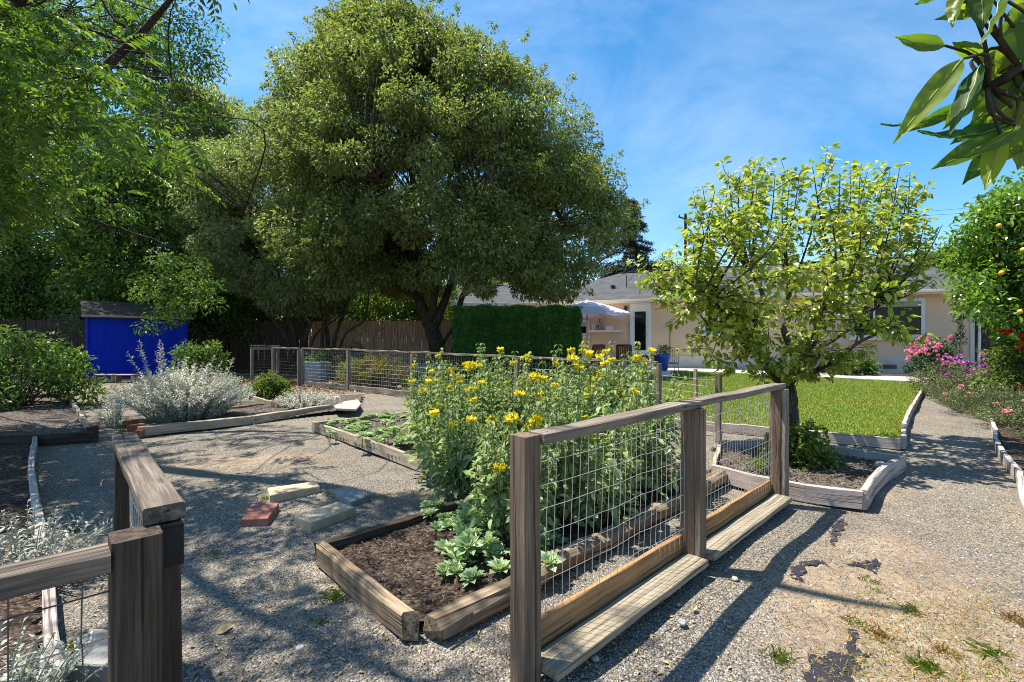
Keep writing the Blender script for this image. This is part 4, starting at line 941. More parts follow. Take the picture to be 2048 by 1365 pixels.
# ================================================================== paling fences
def paling(name, label, pts, h, bw=.14, mt='fence_board', rails=True, grp='tall board fences'):
    r = thing(name, label, 'fence', (*pts[0], 0), grp)
    mb = MB(); path, L = resample([A3(*p, 0) for p in pts], bw)
    for i in range(len(path)-1):
        a, b_ = path[i], path[i+1]; d = norm(b_-a); m = (a+b_)/2; hh = h+rng.normal()*.012; off = rng.normal()*.006
        nrm = A3(-d[1], d[0], 0)*off
        plank(mb, [m+nrm+A3(0, 0, .03), m+nrm+A3(rng.normal()*.004, 0, hh)], bw*.96, .02, up=A3(-d[1], d[0], 0), jit=.0008, ch=.002, step=1.0)
    mb.build('palings', M[mt], r)
    for z in (.4, h-.3):
        for k in range(len(pts)-1):
            a, b_ = A3(*pts[k], z), A3(*pts[k+1], z); d = norm(b_-a); nr = A3(-d[1], d[0], 0)
            mb = MB(); plank(mb, [a+nr*.05, b_+nr*.05], .04, .09, jit=.002, step=1.5); mb.build('rail', M['dark_wood'], r)
    return r
paling('board_fence', 'weathered brown board fence, its colour lifted as if sunlit, behind the big tree', [(-9.4, 22.35), (-3.4, 22.0), (-1.2, 22.3)], 2.27)  # lighter boards stand in for direct sun on this stretch
paling('board_fence', 'board fence stretch coloured dark for shade between shed and the multi trunk tree', [(-13.2, 22.6), (-9.42, 22.36)], 2.25, mt='dark_wood')  # dark boards stand in for shade on the same fence
paling('board_fence', 'board fence coloured dark for shade at the far left behind the shed', [(-30, 21.0), (-21.0, 21.5), (-13.25, 22.6)], 2.3, mt='dark_wood')  # shade put into the board colour here too
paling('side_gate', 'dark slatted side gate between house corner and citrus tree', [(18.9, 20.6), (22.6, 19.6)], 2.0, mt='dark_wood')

# ================================================================== patio furniture
um = thing('parasol', 'pale lavender patio parasol open over the wooden chairs', 'parasol', (3.75, 22.4, 0))
uc = A3(3.6, 23.2, 0); ur, uz, ut = 2.1, 2.66, 3.28
an = np.arange(8)*math.pi/4+.25; mb = MB(); V = []
nr = 6
for k in range(nr+1):
    t = k/nr
    for i in range(8):
        for s in (0, .5):
            a = an[i]+s*math.pi/4; rr_ = ur*t*(1-(.045*t if s else 0)); z = ut-(ut-uz)*(t**1.25)-(.05*t if s else 0)
            if s: rr_ *= math.cos(math.pi/8)*1.01
            V.append([rr_*math.cos(a), rr_*math.sin(a), z])
V = np.array(V)+uc; q = []
for k in range(nr):
    for i in range(16):
        j = (i+1) % 16; q.append([k*16+i, k*16+j, (k+1)*16+j, (k+1)*16+i])
mb.add(V, [np.array(q)])
rim = V[nr*16:]; i = np.arange(16); j = (i+1) % 16
mb.add(np.concatenate([rim, rim-A3(0, 0, .09)]), [np.stack([i, i+16, j+16, j], 1)])
mb.build('canopy', M['umbrella'], um)
mb = MB(); lathe(mb, [(.26, ut-.085), (.12, ut+.02), (.03, ut+.06), (.0, ut+.1)], uc, 8); mb.build('vent_cap', M['umbrella'], um)
mb = MB(); tube(mb, [uc+A3(0, 0, .1), uc+A3(0, 0, ut)], .022, 8); mb.build('pole', M['lamp_dark'], um)
mb = MB(); lathe(mb, [(.28, 0), (.28, .05), (.1, .09), (.04, .25)], uc+A3(0, 0, .05), 14); mb.build('base', M['lamp_dark'], um)
for k in range(8):
    mb = MB(); tube(mb, [uc+A3(0, 0, ut-.05), uc+A3(ur*.97*math.cos(an[k]), ur*.97*math.sin(an[k]), uz-.02)], .009, 5); mb.build('rib', M['lamp_dark'], um)
def chair(loc, rz, label):
    loc = np.asarray(loc, float); c, s = math.cos(rz), math.sin(rz)
    T = lambda x, y, z: loc+A3(x*c-y*s, x*s+y*c, z)
    r = thing('patio_chair', label, 'chair', loc, 'reddish wooden patio chairs')
    for x_ in (-.27, .27):
        mb = MB(); plank(mb, [T(x_, -.25, 0), T(x_, -.25, .62)], .05, .05, up=(c, s, 0), jit=0); mb.build('leg', M['red_wood'], r)
        mb = MB(); plank(mb, [T(x_, .25, 0), T(x_, .27, .5), T(x_, .36, 1.15)], .05, .05, up=(c, s, 0), jit=0); mb.build('leg', M['red_wood'], r)
        mb = MB(); plank(mb, [T(x_, -.29, .64), T(x_, .3, .64)], .07, .03, jit=0); mb.build('armrest', M['red_wood'], r)
    mb = MB(); plank(mb, [T(0, -.28, .44), T(0, .26, .43)], .52, .04, jit=0); mb.build('seat', M['red_wood'], r)
    mb = MB()
    for k in range(6):
        x_ = -.21+k*.084; plank(mb, [T(x_, .275, .5), T(x_, .355, 1.12)], .068, .02, up=(-s, c, 0), jit=0)
    plank(mb, [T(-.25, .355, 1.13), T(.25, .355, 1.13)], .03, .09, jit=0); mb.build('backrest', M['red_wood'], r); return r
zp = .05
chair((3.1, 18.5, zp), math.pi+.5, 'reddish wooden patio chair below the parasol'); chair((4.35, 18.7, zp), math.pi-.3, 'reddish wooden patio chair in front of the house door')
tb = thing('patio_table', 'low reddish wooden table edge beside the blue pot', 'table', (5.05, 18.4, zp))
mb = MB(); box(mb, (5.15, 18.4, .66), (1.0, .7, .30)); mb.build('planter_box', M['red_wood'], tb)
for x_, y_ in ((4.75, 18.15), (5.55, 18.15), (4.75, 18.65), (5.55, 18.65)):
    mb = MB(); box(mb, (x_, y_, .28), (.06, .06, .48)); mb.build('leg', M['red_wood'], tb)
pot = thing('flower_pot', 'glazed blue pot with a small leafy plant on the patio', 'pot', (5.62, 18.0, .05))
mb = MB(); lathe(mb, [(.13, .0), (.17, .25), (.23, .52), (.25, .62), (.21, .62), (.19, .5)], (5.55, 17.7, .25), 16); mb.build('pot', M['blue_glaze'], pot, smooth=True)
mb = MB(); box(mb, (5.55, 17.7, .15), (.4, .4, .2)); mb.build('plinth', M['concrete'], pot)
mb = MB(); clump_leaves(mb, [A3(5.55, 17.7, 1.0)], [.28], 260, .09, .4, upw=.6); mb.build('plant_leaves', M['l_weed'], pot)
wc = thing('wire_chair', 'spindly dark wire chair on the sunlit patio', 'chair', (6.1, 18.6, .05))
for a, b_ in (((-.2, -.2), (-.24, -.26)), ((.2, -.2), (.24, -.26)), ((-.2, .2), (-.24, .26)), ((.2, .2), (.24, .26))):
    mb = MB(); tube(mb, [A3(6.1+a[0], 18.6+a[1], .5), A3(6.1+b_[0], 18.6+b_[1], .05)], .011, 5); mb.build('leg', M['lamp_dark'], wc)
mb = MB(); lathe(mb, [(.0, 0), (.26, 0), (.27, .015), (.26, .03)], (6.1, 18.6, .49), 14); mb.build('seat', M['lamp_dark'], wc)
mb = MB(); tube(mb, smooth_path([A3(5.86, 18.4, .5), A3(5.84, 18.36, .85), A3(5.9, 18.34, 1.05), A3(6.2, 18.34, 1.08), A3(6.34, 18.38, .85), A3(6.34, 18.4, .5)], 24), .012, 5)
for k in range(5): tube(mb, [A3(5.92+k*.085, 18.38, .5), A3(5.92+k*.085, 18.34, 1.04)], .006, 4)
mb.build('backrest', M['lamp_dark'], wc)
# bits at the far end of the gravel path
pb = thing('planter_box', 'pale blue wooden planter box at the fence end', 'planter', (-6.75, 16.6, 0)); mb = MB(); box(mb, (-6.75, 16.6, .33), (.75, 1.0, .62)); mb.build('box', M['grey_wall'], pb)
mb = MB(); clump_leaves(mb, [A3(-6.75, 16.6, .75)], [.35], 200, .1); mb.build('leaves', M['l_shrub'], pb)
po = thing('terracotta_pot', 'terracotta pot with a dead rusty plant by the pale blue planter', 'pot', (-6.0, 16.7, 0)); mb = MB(); lathe(mb, [(.14, 0), (.2, .3), (.22, .36), (.18, .36)], (-6.0, 16.7, 0), 14); mb.build('pot', M['terracotta'], po)
mb = MB(); clump_leaves(mb, [A3(-6.0, 16.7, .6)], [.25], 90, .12); mb.build('dry_leaves', M['l_dry'], po)
mb = MB(); plank(mb, [(-5.9, 17.8, .85), (-3.9, 17.2, .95)], .09, .06, jit=.004); tag(mb.build('leaning_plank', M['grey_wood']), 'pale grey plank leaning across behind the fence end', 'plank')
mb = MB(); plank(mb, [(-5.6, 17.7, 0), (-5.55, 17.7, .86)], .07, .07, up=(1, 0, 0)); tag(mb.build('plank_support', M['grey_wood']), 'short upright under the left end of the leaning plank', 'stake')

# ================================================================== power pole and wires
pp = A3(1.0, 1.0, 0)*0+P(1371, 690, 48); pp[2] = 0
up_ = thing('power_pole', 'brown wooden power pole with a crossarm behind the roof', 'pole', pp)
zt_ = P(1371, 428, 48)[2]
mb = MB(); tube(mb, [pp, A3(pp[0], pp[1], zt_)], [.20, .13], 10); mb.build('pole', M['bark'], up_)
mb = MB(); plank(mb, [A3(pp[0]-.75, pp[1]-.15, zt_-.35), A3(pp[0]+1.1, pp[1]+.3, zt_-.75)], .12, .12, jit=.002); mb.build('crossarm', M['dark_wood'], up_)
for t in (.05, .35, .7, .95):
    q = A3(pp[0]-.75, pp[1]-.15, zt_-.29)*(1-t)+A3(pp[0]+1.1, pp[1]+.3, zt_-.69)*t
    mb = MB(); lathe(mb, [(.05, 0), (.06, .1), (.03, .2)], q, 8); mb.build('insulator', M['lamp_dark'], up_)
wl_ = [((pp[0]+.5, pp[1], zt_-.5), P(2300, 390, 46)), ((pp[0]+.9, pp[1], zt_-.6), P(2300, 372, 47)), ((pp[0]+.1, pp[1], zt_-2.0), P(2300, 448, 46)), ((pp[0]-.1, pp[1], zt_-2.3), HL(hpx(1245, 2.0), 2.0, 5.0))]
for i, (a, b_) in enumerate(wl_):
    a, b_ = np.array(a), np.array(b_); t = np.linspace(0, 1, 24)[:, None]; pts = a+(b_-a)*t; pts[:, 2] -= 2.2*(.4 if i < 3 else .1)*(t*(1-t))[:, 0]*4
    mb = MB(); tube(mb, pts, .013, 4); tag(mb.build('power_line', M['lamp_dark']), ['upper of the two close power lines right of the pole', 'second thin power line right of the pole', 'lowest power line right of the pole', 'service wire sloping down from the pole to the roof'][i], 'cable', 'power lines')
# ================================================================== trees
def tree(name, label, base, trunks, clumps, R, n, L, leafm, barkm, wr=.45, droop=.3, tpl=LEAF4, tri=None, squash=.85, shell=.5, upw=.8, cat='tree', group=None, tw=(.03, .008), sag=.12, branches=True, extra=None):
    r = thing(name, label, cat, base, group); nodes = []
    mb = MB()
    for pts, r0, r1 in trunks:
        p = limb(mb, pts, r0, r1, 9, 18, .012); nodes.append(p)
    nodes = np.concatenate(nodes); nodes = nodes[nodes[:, 2] > nodes[:, 2].min()+.30*(nodes[:, 2].max()-nodes[:, 2].min())]
    if branches: twigs_to(mb, nodes, clumps, tw[0], tw[1], 4, sag)
    mb.build('trunk', M[barkm], r, smooth=True)
    mb = MB(); clump_leaves(mb, clumps, R, n, L, wr, droop, tpl, tri, squash, shell, upw)
    if extra: extra(mb)
    mb.build('crown', M[leafm], r); return r
def crown_pts(tab, Yc, n, depth=1.0, lo=.55, jit=.0):
    """clump centres in a crown given by rows (photo y, left x, right x) at depth Yc, round in plan"""
    tab = np.array(tab, float); py = rng.uniform(tab[0, 0], tab[-1, 0], n*3)
    hw = np.interp(py, tab[:, 0], (tab[:, 2]-tab[:, 1])/2); keep = rng.random(n*3) < hw/hw.max(); py = py[keep][:n]; hw = hw[keep][:n]
    cx = np.interp(py, tab[:, 0], (tab[:, 2]+tab[:, 1])/2); m = len(py)
    a = rng.random(m)*2*math.pi; rr = lo+(1-lo)*rng.random(m)**.6; rr[rng.random(m) < .18] *= .6
    s = Yc/FPX
    return np.c_[(cx-1024)*s+hw*s*rr*np.cos(a), Yc+hw*s*depth*rr*np.sin(a), CH-(py-682.5)*s]
# --- the big evergreen tree
TY = 20.0; tb_ = G(878, 748); tb_ = A3(-3.0, TY, 0)
tab = [(40, 710, 790), (70, 670, 870), (130, 630, 960), (200, 575, 1060), (300, 550, 1140), (370, 555, 1170), (450, 570, 1185), (520, 590, 1175), (570, 650, 1120)]
cl = crown_pts(tab, TY, 500, .68, .58)
cl = np.r_[cl, [P(a, b_, TY+rng.normal()*1.5) for a, b_ in ((700, 45), (675, 62), (715, 30), (650, 75), (790, 40), (815, 55), (770, 60), (625, 115), (1085, 185), (1145, 275), (1195, 370), (1205, 430), (1200, 520), (1160, 555), (1110, 575), (1080, 585), (1060, 575), (1200, 470), (1065, 170), (1100, 215), (1120, 240), (1160, 310), (1175, 340), (1190, 385), (1205, 405), (1210, 455), (1210, 490), (1185, 540), (1010, 140), (930, 95), (1035, 155), (1130, 285), (545, 235), (550, 210), (580, 175), (600, 145), (540, 265), (880, 75), (960, 115))]]
bump_ = 1+.07*np.sin(cl[:, 2]*1.7+cl[:, 0]*.9)+.05*np.sin(cl[:, 2]*.8-cl[:, 1]*1.3+2)
cl[:, :2] = A3(-3.9, TY)[:2]+(cl[:, :2]-A3(-3.9, TY)[:2])*bump_[:, None]
ctr = A3(-3.8, TY, 8.0); od = norm(cl-ctr)
ok_ = np.linalg.norm((cl-ctr)/np.array([7, 5.5, 6.5]), axis=1) > .72
def sprays(mb):                  # loose leafy shoots that break the outline
    S = np.repeat(cl[ok_], 2, 0); D = np.repeat(od[ok_], 2, 0)+rng.normal(size=(ok_.sum()*2, 3))*.55; D[:, 2] += .25; D = norm(D); m = 46
    S = S+rng.normal(size=S.shape)*.3+D*.45; t = rng.random((len(S), m)); ln = rng.uniform(.25, .7, len(S))
    pos = S[:, None]+D[:, None]*(t*ln[:, None])[..., None]+rng.normal(size=(len(S), m, 3))*(.13*(1.15-t))[..., None]
    d = D[:, None]*.7+rng.normal(size=pos.shape)*.55-A3(0, 0, .35); leaf_cloud(mb, pos.reshape(-1, 3), d.reshape(-1, 3), (rng.normal(size=pos.shape)*.5+A3(0, 0, .8)).reshape(-1, 3), rng.uniform(.10, .18, len(S)*m), .058)
def pt(px, py, dy=0): return P(px, py, TY+dy)
trunks = [([tb_-A3(0, 0, .1), pt(872, 690), pt(858, 640, .1)], .36, .30), ([pt(858, 650), pt(838, 600, .3), pt(828, 540, .5), pt(830, 400, .8), pt(800, 220, 1), pt(760, 60, .8)], .26, .05),
          ([pt(862, 645), pt(868, 590, -.2), pt(880, 500, -.6), pt(900, 350, -.9), pt(920, 180, -.6)], .20, .04), ([pt(870, 650), pt(893, 590, .2), pt(915, 530, .4), pt(970, 420, 1), pt(1040, 260, 1.4)], .20, .04),
          ([A3(-2.35, 20.1, -.1), pt(908, 690), pt(922, 600, .1), pt(960, 540, -.4), pt(1040, 480, -1), pt(1120, 440, -1.4)], .17, .04), ([pt(884, 690), pt(898, 668), pt(915, 640)], .08, .07),
          ([pt(836, 600), pt(790, 570, -.5), pt(720, 556, -1.2), pt(640, 540, -2)], .12, .03), ([pt(835, 560), pt(770, 500, .8), pt(680, 440, 1.6), pt(600, 350, 2.4)], .13, .03), ([pt(880, 520), pt(930, 440, -2), pt(980, 360, -4)], .1, .03), ([pt(830, 500), pt(790, 420, -2), pt(740, 330, -4)], .1, .03)]
tree('shade_tree', 'large broad evergreen shade tree with a forked trunk on the lawn edge', tb_, trunks, cl, rng.uniform(.5, 1.1, len(cl)), 560, .16, 'l_big', 'bark', .38, .5, squash=.72, shell=.30, upw=.75, extra=sprays)
# --- multi-trunk tree to its left
TY2 = 21.0
tab = [(300, 480, 560), (330, 410, 640), (400, 365, 680), (470, 400, 700), (540, 430, 720), (590, 500, 700), (620, 540, 690)]
cl = crown_pts(tab, TY2, 150, .9, .5)
q = lambda px, py, dy=0: P(px, py, TY2+dy)
trunks = []
for bx, tx1, tx2, ty2, r0 in ((592, 570, 535, 560, .11), (600, 588, 560, 480, .12), (603, 612, 640, 520, .10), (608, 632, 690, 560, .07), (655, 655, 630, 470, .11), (660, 672, 700, 500, .10), (664, 690, 730, 600, .06), (650, 645, 660, 420, .10)):
    dy = rng.normal()*.4; b0 = q(bx, 745, dy); b0[2] = -.05
    trunks.append(([b0, q(tx1, 670, dy), q(tx2, (670+ty2)/2, dy*1.5), q(tx2+(tx2-tx1)*.3, ty2-60, dy*2)], r0, .03))
tree('privet_tree', 'grey green multi trunk tree beside the big shade tree', (q(620, 745)[0], TY2, 0), trunks, cl, rng.uniform(.45, 1.0, len(cl)), 560, .14, 'l_left', 'bark', .40, .5, shell=.36, squash=.75)
# --- dark trees behind the shed
def simple_tree(label, px, Y, tab, n, R, nl, L, leafm, name='background_tree', barkm='bark_dark', lean=0, wr=.5, group='trees beyond the back fence', droop=.3, lo=.4, extra=None):
    cl = crown_pts(tab, Y, n, .8, lo); x_ = (px-1024)*Y/FPX; zt = cl[:, 2].max(); cx = cl[:, 0].mean()
    tr = [([A3(x_, Y, -.1), A3(x_+.1, Y, zt*.3), A3((x_+cx)/2, Y, zt*.6), A3(cx+lean, Y, zt*.92)], .28, .05)]
    for k in range(4):
        a = rng.random()*6.28; c = cl[rng.integers(len(cl))]; tr.append(([A3(x_+.05, Y, zt*.32), A3((x_+c[0])/2, (Y+c[1])/2, (zt*.35+c[2])/2), c], .13, .03))
    return tree(name, label, (x_, Y, 0), tr, cl, rng.uniform(R*.7, R*1.25, len(cl)), nl, L, leafm, barkm, wr, droop, shell=.45, group=group, extra=extra)
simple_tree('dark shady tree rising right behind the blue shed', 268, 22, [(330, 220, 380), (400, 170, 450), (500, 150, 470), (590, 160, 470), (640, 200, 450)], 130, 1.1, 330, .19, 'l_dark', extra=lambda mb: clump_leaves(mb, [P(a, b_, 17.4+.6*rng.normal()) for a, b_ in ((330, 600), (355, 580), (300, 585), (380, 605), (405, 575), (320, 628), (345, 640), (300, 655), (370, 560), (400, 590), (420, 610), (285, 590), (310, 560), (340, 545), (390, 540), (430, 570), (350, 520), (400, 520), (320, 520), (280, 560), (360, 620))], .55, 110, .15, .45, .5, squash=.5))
simple_tree('tall olive green tree between the feathery tree and the shade tree', 430, 29, [(190, 320, 440), (240, 300, 500), (300, 300, 525), (380, 310, 520), (470, 330, 500), (560, 340, 480)], 120, 1.3, 330, .21, 'l_left')
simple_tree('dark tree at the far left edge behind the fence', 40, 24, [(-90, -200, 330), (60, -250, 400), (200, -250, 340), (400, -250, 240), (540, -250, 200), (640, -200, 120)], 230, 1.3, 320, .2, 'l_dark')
simple_tree('brighter leafy tree low over the fence left of the shed', 90, 27, [(480, 20, 160), (560, -20, 190), (640, 0, 180)], 60, .9, 260, .19, 'l_shrub')
simple_tree('yellow green tree seen under the shade tree over the board fence', 790, 30, [(540, 680, 880), (590, 640, 930), (640, 640, 930), (672, 660, 920)], 120, .9, 300, .17, 'l_lime', barkm='bark')
simple_tree('green tree low behind the fence between the trunks', 560, 27, [(540, 470, 700), (600, 440, 740), (660, 440, 740)], 70, .9, 280, .17, 'l_shrub', barkm='bark')
simple_tree('olive tree behind the neighbouring house roof', 985, 44, [(560, 930, 1060), (590, 900, 1090), (620, 900, 1090)], 60, 1.2, 220, .26, 'l_lime', barkm='bark')
simple_tree('low light green tree beyond the right end of the roof', 1885, 44, [(500, 1850, 1930), (520, 1810, 1980), (560, 1800, 2000), (600, 1800, 2000)], 90, 1.3, 240, .28, 'l_lime', barkm='bark')
simple_tree('small tree behind the roof near the power pole', 1330, 52, [(528, 1300, 1370), (548, 1290, 1390), (570, 1290, 1400)], 40, 1.1, 200, .28, 'l_shrub', barkm='bark')
simple_tree('dark ivy covered tree behind the side gate', 1990, 24.5, [(560, 1930, 2080), (620, 1930, 2120), (680, 1930, 2120), (720, 1930, 2120)], 70, .8, 320, .15, 'l_dark')
simple_tree('low dark hedge like tree filling the gap over the far left fence', 20, 27, [(575, -260, 330), (620, -280, 350), (690, -280, 350)], 90, .9, 260, .17, 'l_dark')
simple_tree('low dark bushy tree over the fence right of the shed', 450, 25.5, [(590, 360, 620), (630, 340, 660), (690, 340, 660)], 60, .8, 260, .16, 'l_dark')
# --- conifer behind
ct = thing('conifer_tree', 'blue grey conifer behind the roof right of the shade tree', 'tree', P(1262, 690, 46)*A3(1, 1, 0))
cb = P(1262, 690, 46)*A3(1, 1, 0); zt = P(1258, 395, 46)[2]
mb = MB(); limb(mb, [cb, A3(cb[0], cb[1], zt*.5), A3(cb[0]-.2, cb[1], zt)], .3, .03)
mbl = MB(); P0 = []; D0 = []
for k in range(150):
    t = rng.random()**.8; z = 3+(zt-3.2)*t; ln = 3.4*(1-t)**.75+.35; a = rng.random()*6.28; d = A3(math.cos(a), math.sin(a), 0)
    s = A3(cb[0]-.2*t, cb[1], z); e_ = s+d*ln+A3(0, 0, -ln*.12); m = (s+e_)/2+A3(0, 0, .12*ln)
    pth = smooth_path([s, m, e_], 8); tube(mb, pth, np.linspace(.045, .01, len(pth)), 4, cap=False)
    nn = int(110*ln); tt = rng.random(nn)**.7; ii = np.clip((tt*(len(pth)-1)).astype(int), 0, len(pth)-2)
    pos = pth[ii]+(pth[ii+1]-pth[ii])*rng.random(nn)[:, None]+rng.normal(size=(nn, 3))*np.array([.16, .16, .07]); P0.append(pos)
    dd = rng.normal(size=(nn, 3))*.6+d+A3(0, 0, -.35); D0.append(dd)
mb.build('trunk', M['bark_dark'], ct)
P0, D0 = np.concatenate(P0), np.concatenate(D0); leaf_cloud(mbl, P0, D0, rng.normal(size=P0.shape)*.4+A3(0, 0, 1), .34, .085); mbl.build('crown', M['l_conifer'], ct)

# --- feathery tree overhead on the left: pinnate leaves
def pinnate(mb, pos, d, up, L, npair=7, lw=.32):
    """compound leaves: pairs of leaflets along a drooping midrib"""
    n = len(pos); d = norm(d); s = norm(np.cross(up, d)+1e-6); nn = np.cross(d, s)
    L = np.broadcast_to(L, (n,)); ps, ds, us, ls = [], [], [], []
    for k in range(npair+1):
        t = .16+.84*k/npair
        base = pos+d*(L*t)[:, None]-A3(0, 0, 1)*(L*.32*t*t)[:, None]
        dd = norm(d-A3(0, 0, 1)*.6*t)
        for sg in ((-1, 1) if k < npair else (0,)):
            ps.append(base); ds.append(dd*.55+s*sg*1.0+rng.normal(size=(n, 3))*.12-A3(0, 0, .22)); us.append(nn+rng.normal(size=(n, 3))*.2); ls.append(L*(.34-.12*abs(t-.45))*(.85+.3*rng.random(n)))
    ps, ds, us, ls = map(np.concatenate, (ps, ds, us, ls)); leaf_cloud(mb, ps, ds, us, ls, ls*lw)
def pin_clumps(mb, C, R, n, L, npair=7):
    C = np.asarray(C); Mn = len(C); u = rsphere(Mn*n); off = u*(np.repeat(R, n)*rng.random(Mn*n)**.5)[:, None]; off[:, 2] *= .75
    pos = np.repeat(C, n, 0)+off; d = u*.8+rng.normal(size=u.shape)*.45; d[:, 2] = d[:, 2]*.5-.12
    up = rng.normal(size=u.shape)*.25; up[:, 2] += 1; pinnate(mb, pos, d, up, L*(.7+.6*rng.random(Mn*n)), npair)
ft = thing('feathery_tree', 'leafy tree with feathery compound leaves overhanging from the left', 'tree', (-8.6, 6.6, 0))
C = []
for _ in range(5200):
    Yv = rng.uniform(4.0, 7.6) if rng.random() < .6 else rng.uniform(4, 11); px, py = rng.uniform(-260, 470), rng.uniform(-420, 470)
    # outline of the crown in the photograph: right edge and lower edge
    right = np.interp(py, [-420, 0, 60, 160, 230, 300, 380, 430, 470], [600, 385, 430, 445, 420, 390, 350, 330, 240]) + rng.normal()*8
    low = np.interp(px, [-260, 0, 120, 200, 330, 400], [470, 455, 430, 400, 425, 300])
    if px > right or py > low: continue
    p = P(px, py, Yv)
    if p[2] < 2.1 or p[2] > 8.2: continue
    if Yv < 4.8 and py > 260: continue
    C.append(p)
C = np.array(C); 
# thin out to an even spread with gaps
keep = []
for c in C:
    if all(np.linalg.norm(c-k) > .42 for k in keep): keep.append(c)
C = np.array(keep)
gapn = np.sin(C[:, 0]*1.9+C[:, 2]*1.1)+np.sin(C[:, 1]*1.5-C[:, 2]*2.1+1.0)
C = C[gapn > -1.0]
pyy = 682.5-(C[:, 2]-CH)*FPX/C[:, 1]; C = C[(pyy > -50) | (rng.random(len(C)) < .22)]
C = np.r_[C, [P(px, py, Yv) for px, py, Yv in ((440, 65, 5.5), (452, 95, 5.4), (430, 40, 5.6), (455, 180, 5.6), (440, 140, 5.2), (400, 20, 5.3), (410, 100, 4.8), (425, 210, 6), (60, 300, 7.5), (150, 330, 7.5), (260, 350, 7.6), (330, 390, 7.8), (90, 390, 7.9), (210, 410, 8.0), (20, 420, 7.8), (300, 300, 7.0), (190, 260, 6.6))]]
gx_, gy_ = C[:, 0]-C[:, 2]*SUN[0]/SUN[2], C[:, 1]-C[:, 2]*SUN[1]/SUN[2]
spx, spy = 1024+gx_/gy_*FPX, 682.5+CH*FPX/np.maximum(gy_, .3)
litA = (spx > 260) & (spx < 730) & (spy > 865) & (spy < 990); litB = (spx > 580) & (spx < 1250) & (spy > 795) & (spy < 1000); litC = spx > 1080
litD = (gx_ > -11.6) & (gx_ < -2.8) & (gy_ > 6.9) & (gy_ < 11.2)
C = C[~(litA & (rng.random(len(C)) < .96)) & ~(litB & (rng.random(len(C)) < .97)) & ~(litD & (rng.random(len(C)) < .9)) & ~(litC & (rng.random(len(C)) < .9))]  # crown opened where its shade would fall on sunny ground
OV0 = np.array([(-1.0, 3.4, 5.2), (-1.6, 3.0, 5.0), (-1.9, 3.8, 5.6), (-1.3, 2.3, 4.8), (-2.4, 2.6, 5.0), (.3, 3.0, 5.6), (-2.9, 3.3, 5.4), (-2.0, 1.5, 4.4), (-.9, 1.7, 4.6), (-3.7, 3.7, 5.2), (-3.2, 4.3, 5.4), (-2.7, 4.0, 5.0), (-3.5, 4.8, 5.5), (-2.6, 3.4, 5.3), (-3.0, 3.9, 4.9), (-2.3, 4.4, 5.4), (-4.0, 4.4, 5.3)])
OV = []  # unseen overhead clumps added along the sun line to shade chosen ground spots
for px, py in ((430, 1010), (560, 1090), (420, 1150), (520, 1230), (600, 1180), (640, 1100), (700, 1040), (480, 1330), (585, 1335), (960, 1310), (430, 1250), (500, 1070), (330, 1080), (680, 1250), (860, 1010), (1120, 1330), (300, 1200), (250, 1000)):
    g_ = G(px, py); z_ = rng.uniform(4.6, 6.4); c_ = g_+SUN/SUN[2]*z_
    if 682.5-(c_[2]-CH)*FPX/c_[1] > -70: c_ = g_+SUN/SUN[2]*7.2
    OV.append(c_)
OV = np.array(OV)
mb = MB(); nodes = []
tr0 = A3(-8.6, 6.6, -.1)
for pts, r0, r1 in (([tr0, A3(-8.5, 6.6, 1.5), A3(-8.1, 6.5, 3.0)], .24, .18), ([A3(-8.1, 6.5, 2.9), A3(-7.0, 6.2, 4.2), A3(-5.4, 5.6, 6.1), A3(-3.4, 4.8, 6.4), A3(-1.4, 3.6, 6.1), A3(-.3, 3.1, 5.5)], .15, .025), ([A3(-8.1, 6.5, 2.9), A3(-7.6, 7.4, 4.5), A3(-6.6, 8.0, 6.0), A3(-5.2, 7.8, 7.2)], .15, .03),
                    ([A3(-7.0, 6.2, 4.2), A3(-6.0, 7.2, 4.4), A3(-4.8, 7.6, 4.0), A3(-4.2, 7.6, 3.4)], .04, .008), ([A3(-5.4, 5.6, 6.1), A3(-4.5, 5.5, 5.0), A3(-3.8, 5.4, 4.2)], .022, .006), ([A3(-8.1, 6.5, 3.0), A3(-7.6, 7.6, 3.4), A3(-6.8, 8.4, 3.3), A3(-6.0, 8.6, 3.0)], .05, .008), ([A3(-7, 6.2, 4.2), A3(-5.6, 4.9, 5.0), A3(-4.2, 3.6, 5.0), A3(-2.6, 2.6, 4.9), A3(-1.2, 2.0, 4.7)], .08, .015)):
    nodes.append(limb(mb, pts, r0, r1, 8, 16, .015))
twigs_to(mb, np.concatenate(nodes), np.r_[C, OV], .005, .003, 4, .05, .0028); mb.build('trunk', M['bark_dark'], ft, smooth=True)
mb = MB(); pin_clumps(mb, C, np.full(len(C), .44), 18, .29); pin_clumps(mb, OV, np.full(len(OV), .42), 15, .27); mb.build('crown', M['l_bright'], ft)
print('feathery clumps', len(C))

